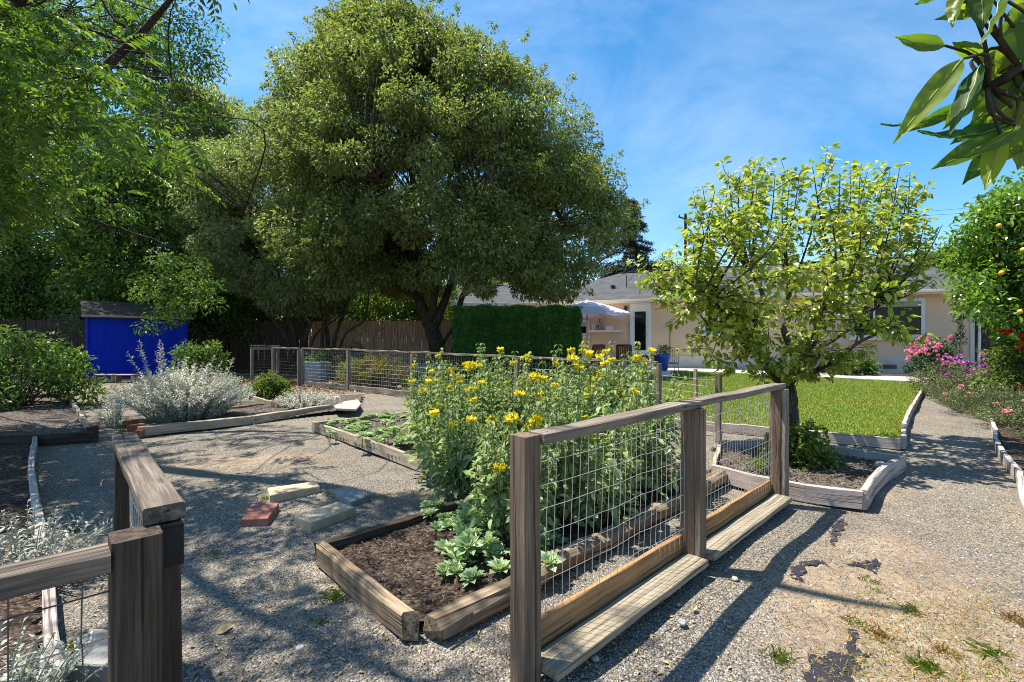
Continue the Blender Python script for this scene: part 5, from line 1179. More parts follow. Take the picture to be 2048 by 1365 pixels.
# ================================================================== pear tree
PY = 6.0
pear = thing('pear_tree', 'pruned pear tree with many upright shoots beside the fence end', 'tree', G(1575, 895)*A3(1, 1, 0))
pb_ = G(1575, 897); PY = pb_[1]
pq = lambda px, py, dy=0: P(px, py, PY+dy)
mb = MB(); nodes = []
LIMBS = [([pb_-A3(0, 0, .08), pq(1578, 830), pq(1572, 770)], .125, .118), ([pq(1572, 775), pq(1530, 728, -.05), pq(1495, 670, -.1), pq(1450, 610, -.2), pq(1432, 575, -.3)], .105, .065), ([pq(1540, 735), pq(1500, 690, .2), pq(1440, 665, .5), pq(1420, 655, .6)], .06, .03),
         ([pq(1505, 680, -.1), pq(1512, 630, .0), pq(1525, 590, .1), pq(1500, 545, .1)], .07, .04), ([pq(1572, 780), pq(1590, 720, .1), pq(1570, 670, .3), pq(1563, 625, .5), pq(1580, 590, .6)], .09, .05), ([pq(1575, 775), pq(1620, 700, -.1), pq(1635, 650, -.3), pq(1650, 600, -.5), pq(1690, 570, -.6)], .08, .045),
         ([pq(1590, 730), pq(1650, 690, .3), pq(1710, 650, .5), pq(1760, 610, .6)], .06, .03), ([pq(1580, 760), pq(1640, 740, -.5), pq(1710, 690, -.9), pq(1790, 650, -1.0)], .05, .02), ([pq(1480, 650, -.1), pq(1420, 600, -.6), pq(1370, 560, -.9)], .05, .02)]
for k_, (pts, r0, r1) in enumerate(LIMBS): nodes.append(limb(mb, pts, r0*(.92 if k_ == 0 else .62), r1*(.9 if k_ == 0 else .55), 9, 16, .005))
nodes = np.concatenate(nodes[1:])
# knuckles where old cuts healed
shoots = []
tops = [(1430, 380, -.4), (1455, 350, .1), (1515, 345, 0), (1550, 352, -.3), (1580, 350, .4), (1720, 352, -.3), (1780, 340, .1), (1820, 345, .3), (1750, 355, .9), (1405, 372, 0), (1440, 400, .4), (1480, 345, -.2), (1455, 360, .5), (1535, 345, .3), (1510, 370, -.6), (1565, 360, .8), (1600, 345, 0), (1625, 335, -.5), (1655, 300, .1), (1645, 350, .9), (1680, 350, -.7), (1700, 335, .5), (1735, 345, 0), (1765, 350, .5), (1800, 332, -.2), (1815, 380, .4), (1780, 420, -.8), (1850, 445, 0), (1885, 450, .2), (1870, 560, .1), (1300, 545, 0), (1310, 575, .3), (1385, 480, -.6), (1420, 440, -.9), (1500, 430, -1.1), (1580, 440, -1.2), (1660, 430, -1.1), (1720, 440, -1.0), (1550, 420, 1.2), (1620, 430, 1.3), (1480, 440, 1.1), (1700, 430, 1.2), (1420, 500, 1.0), (1760, 480, 1.1),
        (1340, 520, -.4), (1375, 540, .5), (1840, 520, .5), (1820, 470, -.5)]
side = [(1470, 690, -.45), (1510, 700, -.5), (1545, 700, -.6), (1585, 690, -.55), (1620, 680, -.6), (1490, 640, -.6), (1540, 640, -.7), (1590, 630, -.7), (1640, 640, -.7), (1450, 660, -.2), (1560, 760, -.5), (1610, 740, -.5), (1530, 770, -.3), (1670, 700, -.6), (1690, 630, -.7), (1430, 620, -.4), (1285, 570, .1), (1310, 620, .2), (1345, 650, 0), (1385, 700, .1), (1360, 640, -.3), (1420, 720, -.2), (1450, 740, -.3), (1475, 700, -.6), (1340, 590, .4), (1790, 680, -.7), (1700, 720, -.5), (1740, 640, -.9), (1830, 570, .4), (1690, 660, -1), (1560, 740, -.4), (1600, 760, -.35), (1625, 720, -.8), (1520, 720, -.6), (1640, 690, .5), (1500, 610, -.9), (1560, 580, -1.1), (1620, 560, -1.2), (1680, 590, -1.1), (1450, 600, -.8), (1400, 580, -.6), (1740, 560, -.9), (1750, 530, .6)]
SP = []
for k, (px, py, dy) in enumerate(tops+side):
    c = pq(px, py, dy); up = k < len(tops)
    dv = nodes-c; dd = np.linalg.norm(dv*np.array([2.2, 2.2, 1.0]) if up else dv, axis=1); a = nodes[np.argmin(dd)]
    ln = np.linalg.norm(c-a)
    if up: m = a*.5+c*.5; m[:2] = a[:2]*.32+c[:2]*.68; m += rng.normal(size=3)*.05
    else: m = (a+c)/2+A3(0, 0, ln*.14)+rng.normal(size=3)*.05
    p = smooth_path([a, m, c], 14); tube(mb, p, np.linspace(.010+.006*min(ln, 1.2), .0035, len(p)), 5, cap=False); SP.append((p, up))
    for _ in range(3 if up else 3):      # side shoots
        t = rng.integers(4, len(p)-2); b0 = p[t]; dr = rsphere(1)[0]; dr[2] = abs(dr[2])*(.9 if up else .3)+(.5 if up else 0); e_ = b0+norm(dr)*rng.uniform(.18, .5)
        pth = smooth_path([b0, (b0+e_)/2+rng.normal(size=3)*.03, e_], 6); tube(mb, pth, np.linspace(.006, .0025, len(pth)), 4, cap=False); SP.append((pth, up))
mb.build('trunk', M['bark_pear'], pear, smooth=True)
pos, d, u_, ls = [], [], [], []
for p, up in SP:
    q_, L_ = resample(p, .052)
    for i in range(1, len(q_)):
        if rng.random() < .36: continue
        t = norm(q_[i]-q_[i-1]); nl = rng.integers(4, 7)
        for _ in range(nl):
            dr = rsphere(1)[0]; dr = dr-t*np.dot(dr, t); dr = norm(dr)+t*.45*(1 if i < len(q_)-1 else 1.4)+A3(0, 0, -.25)
            st = q_[i]+norm(dr)*rng.uniform(.01, .06)+t*rng.normal()*.02
            pos.append(st); d.append(dr+A3(0, 0, -.25)); u_.append(A3(0, 0, 1)+rng.normal(size=3)*.45); ls.append(rng.uniform(.055, .104))
mb = MB(); ls = np.array(ls); leaf_cloud(mb, np.array(pos), np.array(d), np.array(u_), ls, ls*.62, OVATE, OVATET); mb.build('crown', M['l_pear'], pear); print('pear leaves', len(ls))
mb = MB()
for c in (pq(1475, 345, -.2), pq(1540, 340, .3), pq(1740, 545, -.9)):
    for _ in range(7): leaf_cloud(mb, (c+rng.normal(size=3)*.04)[None].repeat(5, 0), rsphere(5)+A3(0, 0, .5), rsphere(5), .022, .02, LEAF7, LEAF7T)
mb.build('blossom', M['p_white'], pear)

# ================================================================== citrus trees
ct = thing('citrus_tree', 'round glossy citrus tree with a few ripe fruits at the right edge', 'tree', (11.4, 10.2, 0)); CY = 9.8
tab = [(370, 2060, 2200), (410, 2020, 2300), (450, 1985, 2330), (510, 1960, 2350), (560, 1965, 2350), (610, 1995, 2340), (650, 2030, 2320), (680, 2060, 2280)]
cl = crown_pts(tab, CY, 150, .8, .5)
cl = np.r_[cl, [P(a, b_, CY+rng.normal()*.5) for a, b_ in ((1935, 475), (1935, 500), (1950, 560), (1945, 590), (1970, 440), (2010, 400), (2040, 375), (2040, 610), (2010, 640), (2035, 640), (1985, 600), (1960, 605))]]
mb = MB(); nd = limb(mb, [A3(11.4, 10.2, -.1), A3(11.35, 10.2, 1.0), A3(11.5, 10.1, 2.6), A3(11.6, 10.0, 3.8)], .13, .03); n2l = limb(mb, [A3(11.35, 10.2, .9), A3(10.6, 9.9, 1.8), A3(9.8, 9.7, 2.8)], .07, .02)
twigs_to(mb, np.r_[nd[3:], n2l], cl, .014, .005); mb.build('trunk', M['bark'], ct, smooth=True)
mb = MB(); clump_leaves(mb, cl, rng.uniform(.3, .5, len(cl)), 170, .125, .52, .35, LEAF7, LEAF7T, shell=.5, upw=.9); mb.build('crown', M['l_citrus'], ct)
mbf = MB(); lathe(mbf, [(.004, -.045), (.022, -.038), (.038, -.015), (.04, .01), (.028, .034), (.006, .043)], (0, 0, 0), 14); fm = mbf.mesh('fruit', M['lemon'], True)
for px, py, Yv in ((2003, 546, 8.6), (2040, 624, 8.4), (1998, 452, 8.7), (2046, 500, 8.5)): place('fruit', fm, P(px, py, Yv), ct, rng.random(3), 1.0)

# near citrus boughs hanging in at the top right, a tree standing beside the camera
nt_ = thing('citrus_tree', 'near citrus bough with big dark leaves hanging in from the upper right', 'tree', (1.75, .55, 0)); 
mb = MB(); nd = limb(mb, [A3(1.75, .55, -.05), A3(1.72, .56, 1.0), A3(1.55, .62, 1.9), A3(1.2, .7, 2.3)], .07, .02); nd2 = limb(mb, [A3(1.6, .6, 1.7), A3(1.1, .62, 1.85), A3(.80, .63, 1.78), A3(.62, .63, 1.68)], .022, .005); nd3 = limb(mb, [A3(1.2, .62, 1.9), A3(.9, .66, 2.05), A3(.68, .66, 2.02)], .015, .004)
BY = .62
near = [  # base px, tip px, width px, depth offset
    (1890, 92, 1790, 74, 46, 0), (1925, 118, 1786, 288, 66, -.02), (1960, 110, 1905, 85, 45, .02), (2040, 150, 1940, 250, 80, .01), (1945, 120, 2010, 95, 50, .03), (2030, 245, 1835, 262, 46, -.02), (1960, 130, 1900, 270, 62, .0), (1935, 205, 1810, 265, 42, .03),
    (2020, 262, 1862, 340, 70, .02), (2010, 275, 1925, 370, 60, .02), (2000, 270, 1970, 380, 56, -.02), (2040, 255, 1930, 315, 36, -.03), (1960, 170, 1885, 260, 60, .01), (2048, 190, 1960, 265, 70, .03), (1985, 0, 1870, 40, 52, .02), (1920, -20, 1905, 55, 48, .0), (1900, -25, 1830, 10, 36, .02), (1960, -40, 1965, 62, 60, -.01), (1975, -20, 1930, 35, 60, .03),
    (2010, -20, 1960, 90, 64, -.02), (2060, 10, 1995, 80, 70, .02), (2048, 60, 1990, 150, 74, .01), (2070, 120, 1975, 130, 72, .03), (2060, 200, 2020, 300, 80, -.01), (2080, 220, 2035, 340, 90, .0), (2055, 40, 2045, 140, 80, -.02), (2090, 100, 2030, 200, 90, .02), (2020, 130, 1960, 200, 66, .04), (1905, 225, 1760, 248, 12, .03), (2060, 260, 1990, 330, 60, .03), (2040, 100, 1950, 160, 60, .05), (2000, 190, 1910, 235, 52, .05), (2070, -30, 2010, 60, 80, .03), (2075, 160, 2010, 250, 84, .05), (1985, 235, 1900, 290, 50, .06), (2100, 30, 2040, 90, 90, .05), (2100, 280, 2050, 330, 80, .04)]
mbl = MB(); mbr = MB(); M['rib'] = plain('pale leaf midrib', (.20, .27, .06), .5, .4, .1)
for bx, by, tx, ty, w, dy in near:
    a, b_ = P(bx, by, BY+dy), P(tx, ty, BY+dy+rng.normal()*.02); L_ = np.linalg.norm(b_-a); ax = norm(b_-a); view = norm((a+b_)/2-A3(0, 0, CH)); upv = -view+rng.normal(size=3)*.35
    s = norm(np.cross(upv, ax)); nn = np.cross(ax, s); W_ = w*BY/FPX; K = 12; V = []
    curl = rng.uniform(-.22, .10)
    for i in range(K+1):
        t = i/K; ww = W_*.5*(math.sin(math.pi*min(1, t*1.03)**.85)**.75)*(1-.35*t) if 0 < i < K else .0008
        cz = curl*L_*math.sin(math.pi*t)*.6
        for o_ in (-1, -.5, 0, .5, 1): V.append(a+ax*L_*t+s*ww*.80*o_+nn*(cz+ww*.35*abs(o_)+.0015*math.sin(t*19+o_*3)))
    qd = [[i*5+j, i*5+j+1, (i+1)*5+j+1, (i+1)*5+j] for i in range(K) for j in range(4)]
    mbl.add(V, [np.array(qd)]); mid_ = np.array(V).reshape(K+1, 5, 3)[:, 2]-view*.0002; tube(mbr, mid_, np.linspace(.0011, .0004, K+1)*(W_/.04)**.5, 5)
    allp = np.r_[nd2, nd3]; c = allp[np.argmin(np.linalg.norm(allp-a, axis=1))]; pth = smooth_path([c, (a+c)/2+rng.normal(size=3)*.012, a], 6); tube(mb, pth, np.linspace(.003, .0016, len(pth)), 5, cap=False)
mb.build('trunk', M['bark'], nt_, smooth=True); mbl.build('bough_leaves', M['l_bough'], nt_, smooth=True); mbr.build('midribs', M['rib'], nt_, smooth=True)
cl = np.array([A3(1.5, .7, 2.2), A3(1.35, .5, 2.4), A3(1.7, .4, 2.3), A3(1.9, .7, 2.1), A3(1.6, .3, 2.0), A3(1.3, .9, 2.5), A3(1.9, .3, 1.8), A3(1.75, .9, 2.5), A3(1.3, .62, 2.1)])
mbl = MB(); clump_leaves(mbl, cl, .26, 90, .10, .5, .3, OVATE, OVATET); mbl.build('crown', M['l_citrus'], nt_)

# ================================================================== hedge and shrubs
hd = thing('hedge', 'clipped dark green box hedge hiding the patio', 'hedge', (.4, 17.6, 0))
n = 95000; hx0, hx1, hy0, hy1, hz1 = -2.0, 2.42, 17.0, 18.3, 2.50
f_ = rng.random(n); pos = np.c_[rng.uniform(hx0, hx1, n), rng.uniform(hy0, hy1, n), rng.uniform(.05, hz1, n)]
k = rng.random(n); fr = k < .6; pos[fr, 1] = hy0+.16*rng.random(fr.sum())**1.5; tp = (k >= .6) & (k < .8); pos[tp, 2] = hz1-.15*rng.random(tp.sum())**1.5; ed = (k >= .8) & (k < .87); pos[ed, 0] = hx0+.15*rng.random(ed.sum()); e2 = k >= .87; pos[e2, 0] = hx1-.15*rng.random(e2.sum())
pos += .05*np.sin(pos[:, [1, 2, 0]]*5.1)+.04*np.sin(pos[:, [2, 0, 1]]*9.3); out = pos-A3(.2, 17.65, 1.2); d = rng.normal(size=(n, 3))*.7+norm(out)*.6; up = rng.normal(size=(n, 3))*.6+A3(0, -.5, .8)
mb = MB(); leaf_cloud(mb, pos, d, up, .085, .05); S = np.c_[rng.uniform(hx0, hx1, 90), rng.uniform(hy0, hy0+.6, 90), np.full(90, hz1+.0)]; clump_leaves(mb, S, rng.uniform(.06, .16, 90), 26, .075, .5, -.3, upw=.4); mb.build('foliage', M['l_hedge'], hd)
mb = MB()
for x_ in np.arange(-1.7, 2.3, .5): limb(mb, [A3(x_, 17.6, 0), A3(x_+.05, 17.65, 1.0), A3(x_, 17.6, 2.1)], .04, .015, 5, 6)
mb.build('stems', M['bark_dark'], hd)

def shrub(name, label, c, rx, ry, h, ncl, nl, L, leafm, R=.25, wr=.45, droop=.2, tpl=LEAF4, tri=None, cat='shrub', z0=.1, squash=.9, upw=.8, stem='twig', shell=.5, group=None, flat=1.0, lo=.5):
    c = A3(*c[:2], 0); r = thing(name, label, cat, c, group); u = rsphere(ncl); u[:, 2] = np.abs(u[:, 2])*flat; rr = lo+(1-lo)*rng.random(ncl)**.7
    hh = max(h-R, .05); C = np.c_[c[0]+u[:, 0]*rx*rr, c[1]+u[:, 1]*ry*rr, z0+u[:, 2]*hh*rr]
    mb = MB()
    for q_ in C:
        a = c+A3(rng.normal()*.06*rx, rng.normal()*.06*ry, 0); m = (a+q_)/2+A3(0, 0, .12*h); pth = smooth_path([a, m, q_], 8); tube(mb, pth, np.linspace(.012, .003, len(pth)), 4, cap=False)
    mb.build('stems', M[stem], r)
    mb = MB(); clump_leaves(mb, C, rng.uniform(R*.7, R*1.25, ncl), nl, L, wr, droop, tpl, tri, squash, shell, upw); mb.build('leaves', M[leafm], r); return r, C
shrub('round_shrub', 'round green shrub in front of the shed, behind the silver shrub', G(398, 775), .78, .7, 1.5, 45, 130, .085, 'l_shrub', .24, tpl=LEAF7, tri=LEAF7T)
shrub('leafy_shrub', 'spreading leafy shrub at the left edge by the far left bed', (-9.9, 9.7), 1.4, 1.1, 1.75, 80, 75, .11, 'l_shrub', .30, .42, tpl=LEAF7, tri=LEAF7T)
shrub('nandina_shrub', 'bronze green low shrub behind the long wire fence', G(752, 775)*A3(1, 1, 0), .95, .8, 1.15, 60, 170, .06, 'l_nandina', .22)
shrub('nandina_shrub', 'dark green shrub just left of the bronze shrub behind the wire', G(700, 768), .35, .4, .95, 16, 140, .07, 'l_shrub', .2)
shrub('nandina_shrub', 'small bronze shrub at the foot of the big tree', G(905, 762), .5, .4, 1.0, 20, 130, .06, 'l_nandina', .18)
shrub('green_shrub', 'green leafy plant before the board fence, above the bronze shrub', (-6.1, 19.0), .6, .5, 1.35, 18, 120, .10, 'l_shrub', .25)
shrub('flowering_bush', 'low bush with white flowers between tree and fence', G(928, 756), .45, .5, .95, 18, 120, .06, 'l_lav', .2)
shrub('flowering_bush', 'white flowering low bush at the left of the lawn', (-3.2, 18.0), .9, .5, .55, 24, 110, .05, 'p_white', .16)
shrub('low_shrub', 'small dark plant with glossy leaves on the multi trunk tree foot', G(600, 765)+A3(.3, 1.6, 0), .3, .3, 1.25, 12, 110, .12, 'l_shrub', .2)
shrub('green_plant', 'low green plants at the end of the pale short board', G(540, 800), .5, .4, .62, 24, 130, .07, 'l_weed', .15)
shrub('green_plant', 'bright green plant around the pear trunk foot', (3.02, 5.15), .30, .28, .48, 26, 70, .065, 'l_weed', .12, .6, tpl=LEAF7, tri=LEAF7T)
shrub('green_plant', 'low yellow green weed in the pear bed by the fence mesh', (2.52, 4.72), .18, .18, .16, 12, 60, .035, 'l_weed', .06)
shrub('house_bed_shrub', 'green shrub below the picture window', (13.2, 18.6), .9, .5, .85, 30, 120, .12, 'l_shrub', .22)
# spiky plant
sp = thing('spiky_plant', 'yellow green spiky plant by the garden gate', 'plant', G(528, 795))
c = G(525, 797); n = 26; a = rng.random(n)*6.28; el = rng.uniform(.25, 1.4, n); d = np.c_[np.cos(a)*np.cos(el), np.sin(a)*np.cos(el), np.sin(el)]
mb = MB(); leaf_cloud(mb, np.repeat(c[None], n, 0), d, np.tile(A3(0, 0, 1), (n, 1))+rng.normal(size=(n, 3))*.3, rng.uniform(.35, .62, n), .05, LEAF7, LEAF7T); mb.build('blades', M['l_lime'], sp)

# --- silver shrubs
def silver(label, c, rx, ry, h, nst, leafm='l_silver', L=.05, tall=()):
    c = A3(*c[:2], 0); r = thing('silver_shrub', label, 'shrub', c, 'silver leaved shrubs'); mb = MB(); pos, d, up, ls = [], [], [], []
    for i in range(nst+len(tall)):
        if i < nst:
            a = rng.random()*6.28; rr = math.sqrt(rng.random()); b0 = c+A3(math.cos(a)*rx*.45*rr, math.sin(a)*ry*.45*rr, 0); e_ = c+A3(math.cos(a)*rx*rr, math.sin(a)*ry*rr, h*(1-.55*rr*rr)*rng.uniform(.7, 1.08))
        else: b0 = c+A3(tall[i-nst][0]*.5, rng.normal()*.2, 0); e_ = c+A3(*tall[i-nst])
        m = (b0+e_)/2+A3(0, 0, .1*h); p = smooth_path([b0, m, e_], 10); tube(mb, p, np.linspace(.006, .002, len(p)), 4, cap=False)
        q_, _l = resample(p, .022); k0 = int(len(q_)*.25)
        for j in range(k0, len(q_)):
            for _ in range(2):
                dr = rsphere(1)[0]; t = norm(q_[j]-q_[j-1]); dr = norm(dr-t*np.dot(dr, t))+t*.6; pos.append(q_[j]); d.append(dr); up.append(A3(0, 0, 1)+rng.normal(size=3)*.4); ls.append(L*rng.uniform(.6, 1.3)*(1 if j < len(q_)-4 else .7))
    mb.build('stems', M['stem_grey'], r); ls = np.array(ls); mb = MB(); leaf_cloud(mb, np.array(pos), np.array(d), np.array(up), ls, ls*.30, LEAF4); mb.build('leaves', M[leafm], r)
silver('large silver grey shrub with tall shoots before the blue shed', (-5.6, 8.3), 1.22, .85, .95, 520, L=.06, tall=[(-.95, .2, 1.36), (-.9, .1, 1.25), (-1.0, .0, 1.15), (-.55, .2, 1.3), (-.45, 0, 1.36), (-.5, .15, 1.2), (-.6, .1, 1.15), (-.2, .3, 1.05), (.3, .3, 1.1), (-.35, -.1, 1.0), (.75, .1, 1.02), (.5, .2, .98), (.1, .1, .95)])
silver('small stray silver shoot at the brick corner of its bed', G(228, 855)+A3(-.08, .1, 0), .22, .2, .52, 26, L=.06)
silver('low silver cushion shrub beside the flat broken board', G(608, 820), .62, .5, .42, 210, L=.05)
silver('blue silver dusty plant in the near left bed behind the wire', A3(-1.72, 1.55, 0), .36, .32, .42, 60, 'l_silvblue', .045)
silver('blue silver sprawling plant further back in the near left bed', A3(-2.75, 2.75, 0), .42, .42, .42, 60, 'l_silvblue', .045)

# --- Jerusalem sage: tall stems, opposite leaves, whorled buds, yellow flower whorls
mbh = MB()                      # one flower whorl
u = rsphere(46); u[:, 2] = u[:, 2]*.45+.1; u = norm(u); leaf_cloud(mbh, u*.010, u+rng.normal(size=u.shape)*.15+A3(0, 0, .12), rsphere(46), rng.uniform(.02, .032, 46), .013, LEAF7, LEAF7T)
n = 16; a = np.arange(n)/n*6.28; ring = np.c_[np.cos(a), np.sin(a), np.zeros(n)]
leaf_cloud(mbh, ring*.010, ring+A3(0, 0, .5), np.tile(A3(0, 0, -1), (n, 1))-ring, .030, .014, LEAF7, LEAF7T)
FLM = mbh.mesh('sage_flower', M['p_yellow'])
def sage(label, c, R_, H, nst, flowers):
    H *= .96
    c = A3(*c[:2], .05); r = thing('sage_bush', label, 'shrub', c, 'tall yellow flowered sage bushes'); mbs, mbl, mbb = MB(), MB(), MB(); tips = []
    pos, d, up, ls = [], [], [], []; bp, bd, bu, bl = [], [], [], []
    for i in range(nst):
        a = rng.random()*6.28; rr = math.sqrt(rng.random()); b0 = c+A3(math.cos(a)*R_*.55*rr, math.sin(a)*R_*.55*rr, 0); h = H*(1-.28*rr**2)*rng.uniform(.72, 1.06); e_ = c+A3(math.cos(a)*R_*1.15*rr, math.sin(a)*R_*1.15*rr, h)
        m = (b0+e_)/2+A3(0, 0, .06)+rng.normal(size=3)*.03; p = smooth_path([b0, m, e_], 10); tube(mbs, p, np.linspace(.0045, .0026, len(p)), 5, cap=False)
        q_, _l = resample(p, .07); K = len(q_); tips.append((q_[-1], norm(q_[-1]-q_[-2])))
        for j in range(2, K):
            t = j/K; rot = (j % 2)*1.57+a*3+rng.normal()*.3; top = j > K-5
            for s in (0, math.pi):
                dr = A3(math.cos(rot+s), math.sin(rot+s), .15 if t < .7 else -.25); sz = (.095 if t < .65 else .07-.03*(t-.65))*rng.uniform(.7, 1.2)*(.75 if top else 1)
                pos.append(q_[j]+dr*.012); d.append(dr+A3(0, 0, -.35-.35*rng.random())); up.append(A3(0, 0, 1)+rng.normal(size=3)*.25); ls.append(sz)
                if not top and rng.random() < .75:      # axillary shoot
                    sh_ = q_[j]+dr*.05+A3(0, 0, .03)
                    for _ in range(4): pos.append(sh_); d.append(dr*.6+rsphere(1)[0]*.9); up.append(A3(0, 0, 1)+rng.normal(size=3)*.4); ls.append(rng.uniform(.03, .062))
            if top and j % 2 == (K % 2):                 # bud whorl
                m_ = 18; u = rsphere(m_); u[:, 2] = np.abs(u[:, 2])*.7; bp += list(q_[j]+u*.014); bd += list(u+A3(0, 0, .2)); bu += list(rsphere(m_)); bl += [rng.uniform(.020, .030)]*m_
    m_ = int(nst*11); a_ = rng.random(m_)*6.28; r_ = R_*.95*np.sqrt(rng.random(m_)); o_ = np.c_[np.cos(a_), np.sin(a_), np.zeros(m_)]     # bushy leaf growth at the foot
    pos += list(c+o_*r_[:, None]+np.c_[np.zeros((m_, 2)), H*rng.uniform(.05, .48, m_)]); d += list(o_*.8+rng.normal(size=(m_, 3))*.5-A3(0, 0, .2)); up += list(rng.normal(size=(m_, 3))*.4+A3(0, 0, 1)+o_*.4); ls += list(rng.uniform(.055, .11, m_))
    ls = np.array(ls); mbs.build('stems', M['stem'], r); leaf_cloud(mbl, np.array(pos), np.array(d), np.array(up), ls, ls*.50, OVATE, OVATET); mbl.build('leaves', M['l_sage'], r)
    bl = np.array(bl); leaf_cloud(mbb, np.array(bp), np.array(bd), np.array(bu), bl, bl*.55, LEAF4); mbb.build('buds', M['l_bud'], r)
    idx = rng.permutation(len(tips))[:flowers]
    for k in idx: place('flower_head', FLM, tips[k][0]-tips[k][1]*rng.choice([.0, .07, .14]), r, (rng.normal()*.25, rng.normal()*.25, rng.random()*6), rng.uniform(.95, 1.45))
    return r
sage('sage bush nearest the corner post of the near fence, lower and leafy', (.02, 3.15), .30, 1.02, 26, 7)
sage('leafy sage bush behind the near fence mesh', (.50, 3.55), .42, 1.22, 40, 11)
sage('tall sage bush behind the middle post of the near fence', (1.05, 4.2), .48, 1.30, 46, 14)
sage('tall broad sage bush at the far end of the near bed, before the patio', (.75, 4.75), .50, 1.43, 48, 19)
sage('sage bush leaning out over the gravel at the left of the clump', (-.62, 4.85), .40, 1.12, 34, 10)
sage('rear sage bush in the middle bed before the hedge', (-.10, 5.6), .56, 1.34, 50, 17)
sage('low sage bush at the left front of the clump, spilling toward the gravel', (-.42, 4.15), .36, .86, 30, 5)
sage('sage bush at the left rear of the clump over the low rosettes', (-.95, 6.2), .42, 1.25, 32, 10)

# --- pale rosettes
def rosettes(label, C, L, n=9, cat='plant', group='pale rosette plants'):
    r = thing('rosette_plant', label, cat, C[0], group); mb = MB(); mbs = MB()
    for c in C:
        s = rng.uniform(.75, 1.25); tl = rsphere(1)[0]*.35+A3(0, 0, 1); tl = norm(tl); ax = norm(np.cross(tl, A3(1, .2, 0))); ay = np.cross(tl, ax); pos, d, up, ls = [], [], [], []
        for k in range(20):
            t = k/20; a = k*2.4; el = .15+1.15*t; dr = (ax*math.cos(a)+ay*math.sin(a))*math.cos(el)+tl*math.sin(el); pos.append(c+dr*.008); d.append(dr); up.append(tl-dr*.3); ls.append(L*s*(1.1-.55*t))
        ls = np.array(ls); tv = LEAF7[0].copy(); tv[:, 2] += .25*(tv[:, 0]**2)*.6; tv[1, 1] = .3; tv[5, 1] = -.3; tv[2, 1] = .5; tv[4, 1] = -.5; leaf_cloud(mb, np.array(pos), np.array(d), np.array(up), ls, ls*.48, (tv, LEAF7[1]), LEAF7T)
        tube(mbs, [A3(c[0]-tl[0]*.02, c[1]-tl[1]*.02, .04), c], .006, 5)
    mbs.build('stems', M['stem'], r); mb.build('leaves', M['l_rosette'], r)
def rpts(px0, px1, py0, py1, n, zr=(.07, .16)):
    out = []
    for _ in range(n):
        z = rng.uniform(*zr); out.append(G(rng.uniform(px0, px1), rng.uniform(py0, py1), z))
    return out
rosettes('large pale rosettes at the dark mulch edge left of the corner post', rpts(880, 1000, 1095, 1165, 20, (.04, .10))+rpts(925, 1010, 1035, 1110, 20, (.07, .19)), .082)
rosettes('pale rosettes further back under the sage beside the dark board', rpts(848, 960, 1010, 1060, 22, (.05, .14)), .07)
rosettes('pale rosettes right of the corner post behind the mesh', rpts(1075, 1110, 1060, 1150, 5), .09)
rosettes('pale low rosettes in the middle of the middle bed', rpts(720, 850, 830, 890, 64, (.05, .18)), .085)
rosettes('small yellowish rosettes at the left corner of the middle bed', rpts(650, 735, 838, 868, 26, (.04, .12)), .07)

# --- roses, geraniums, right border
def bloom_mesh(mt, n=26, R_=.05):
    mb = MB(); u = rsphere(n); u[:, 2] = np.abs(u[:, 2])*.8+.1; u = norm(u); leaf_cloud(mb, u*R_*.25, u+rng.normal(size=u.shape)*.25, rsphere(n), R_*1.1, R_*.95, LEAF7, LEAF7T); return mb.mesh('bloom', M[mt])
BP, BR, BPU = bloom_mesh('p_pink', 30, .075), bloom_mesh('p_red', 28, .06), bloom_mesh('p_purple', 16, .055)
def blooms(r, me, pts, name='bloom', s=(.8, 1.25)):
    for p in pts: place(name, me, p, r, (rng.normal()*.4, rng.normal()*.4, rng.random()*6), rng.uniform(*s))
rs, C = shrub('rose_bush', 'pink rose bush in full bloom against the house wall', (15.5, 17.75), .85, .7, 1.35, 60, 110, .075, 'l_rose', .24, .6, tpl=LEAF7, tri=LEAF7T, z0=.25)
pts = []
for _ in range(96):
    px = rng.uniform(1806, 1905); top = np.interp(px, [1806, 1830, 1850, 1880, 1905], [690, 680, 672, 690, 712]); pts.append(P(px, rng.uniform(top, top+34), 17.2+rng.normal()*.3))
blooms(rs, BP, pts, s=(.55, .95))
rs, C = shrub('rose_bush', 'thin climbing rose sprig with small pink blooms on the house wall', (16.95, 18.3), .25, .2, 1.95, 14, 60, .07, 'l_rose', .14, .6, z0=1.1)
blooms(rs, BP, [P(1898+rng.normal()*8, 680+rng.normal()*9, 18.1) for _ in range(9)], s=(.6, .9))
gs_, C = shrub('geranium_plant', 'purple flowering geranium mound at the end of the gravel path', (11.0, 11.7), 1.3, .9, .95, 70, 120, .06, 'l_lav', .22, .35, upw=.4)
pts = []
for _ in range(98):
    px, py = rng.uniform(1885, 2010), rng.uniform(708, 790)
    if py > 740 and px > 1985: continue
    pts.append(P(px, py, 11.2+rng.normal()*.5+(2010-px)*.004))
blooms(gs_, BPU, pts, s=(.7, 1.2))
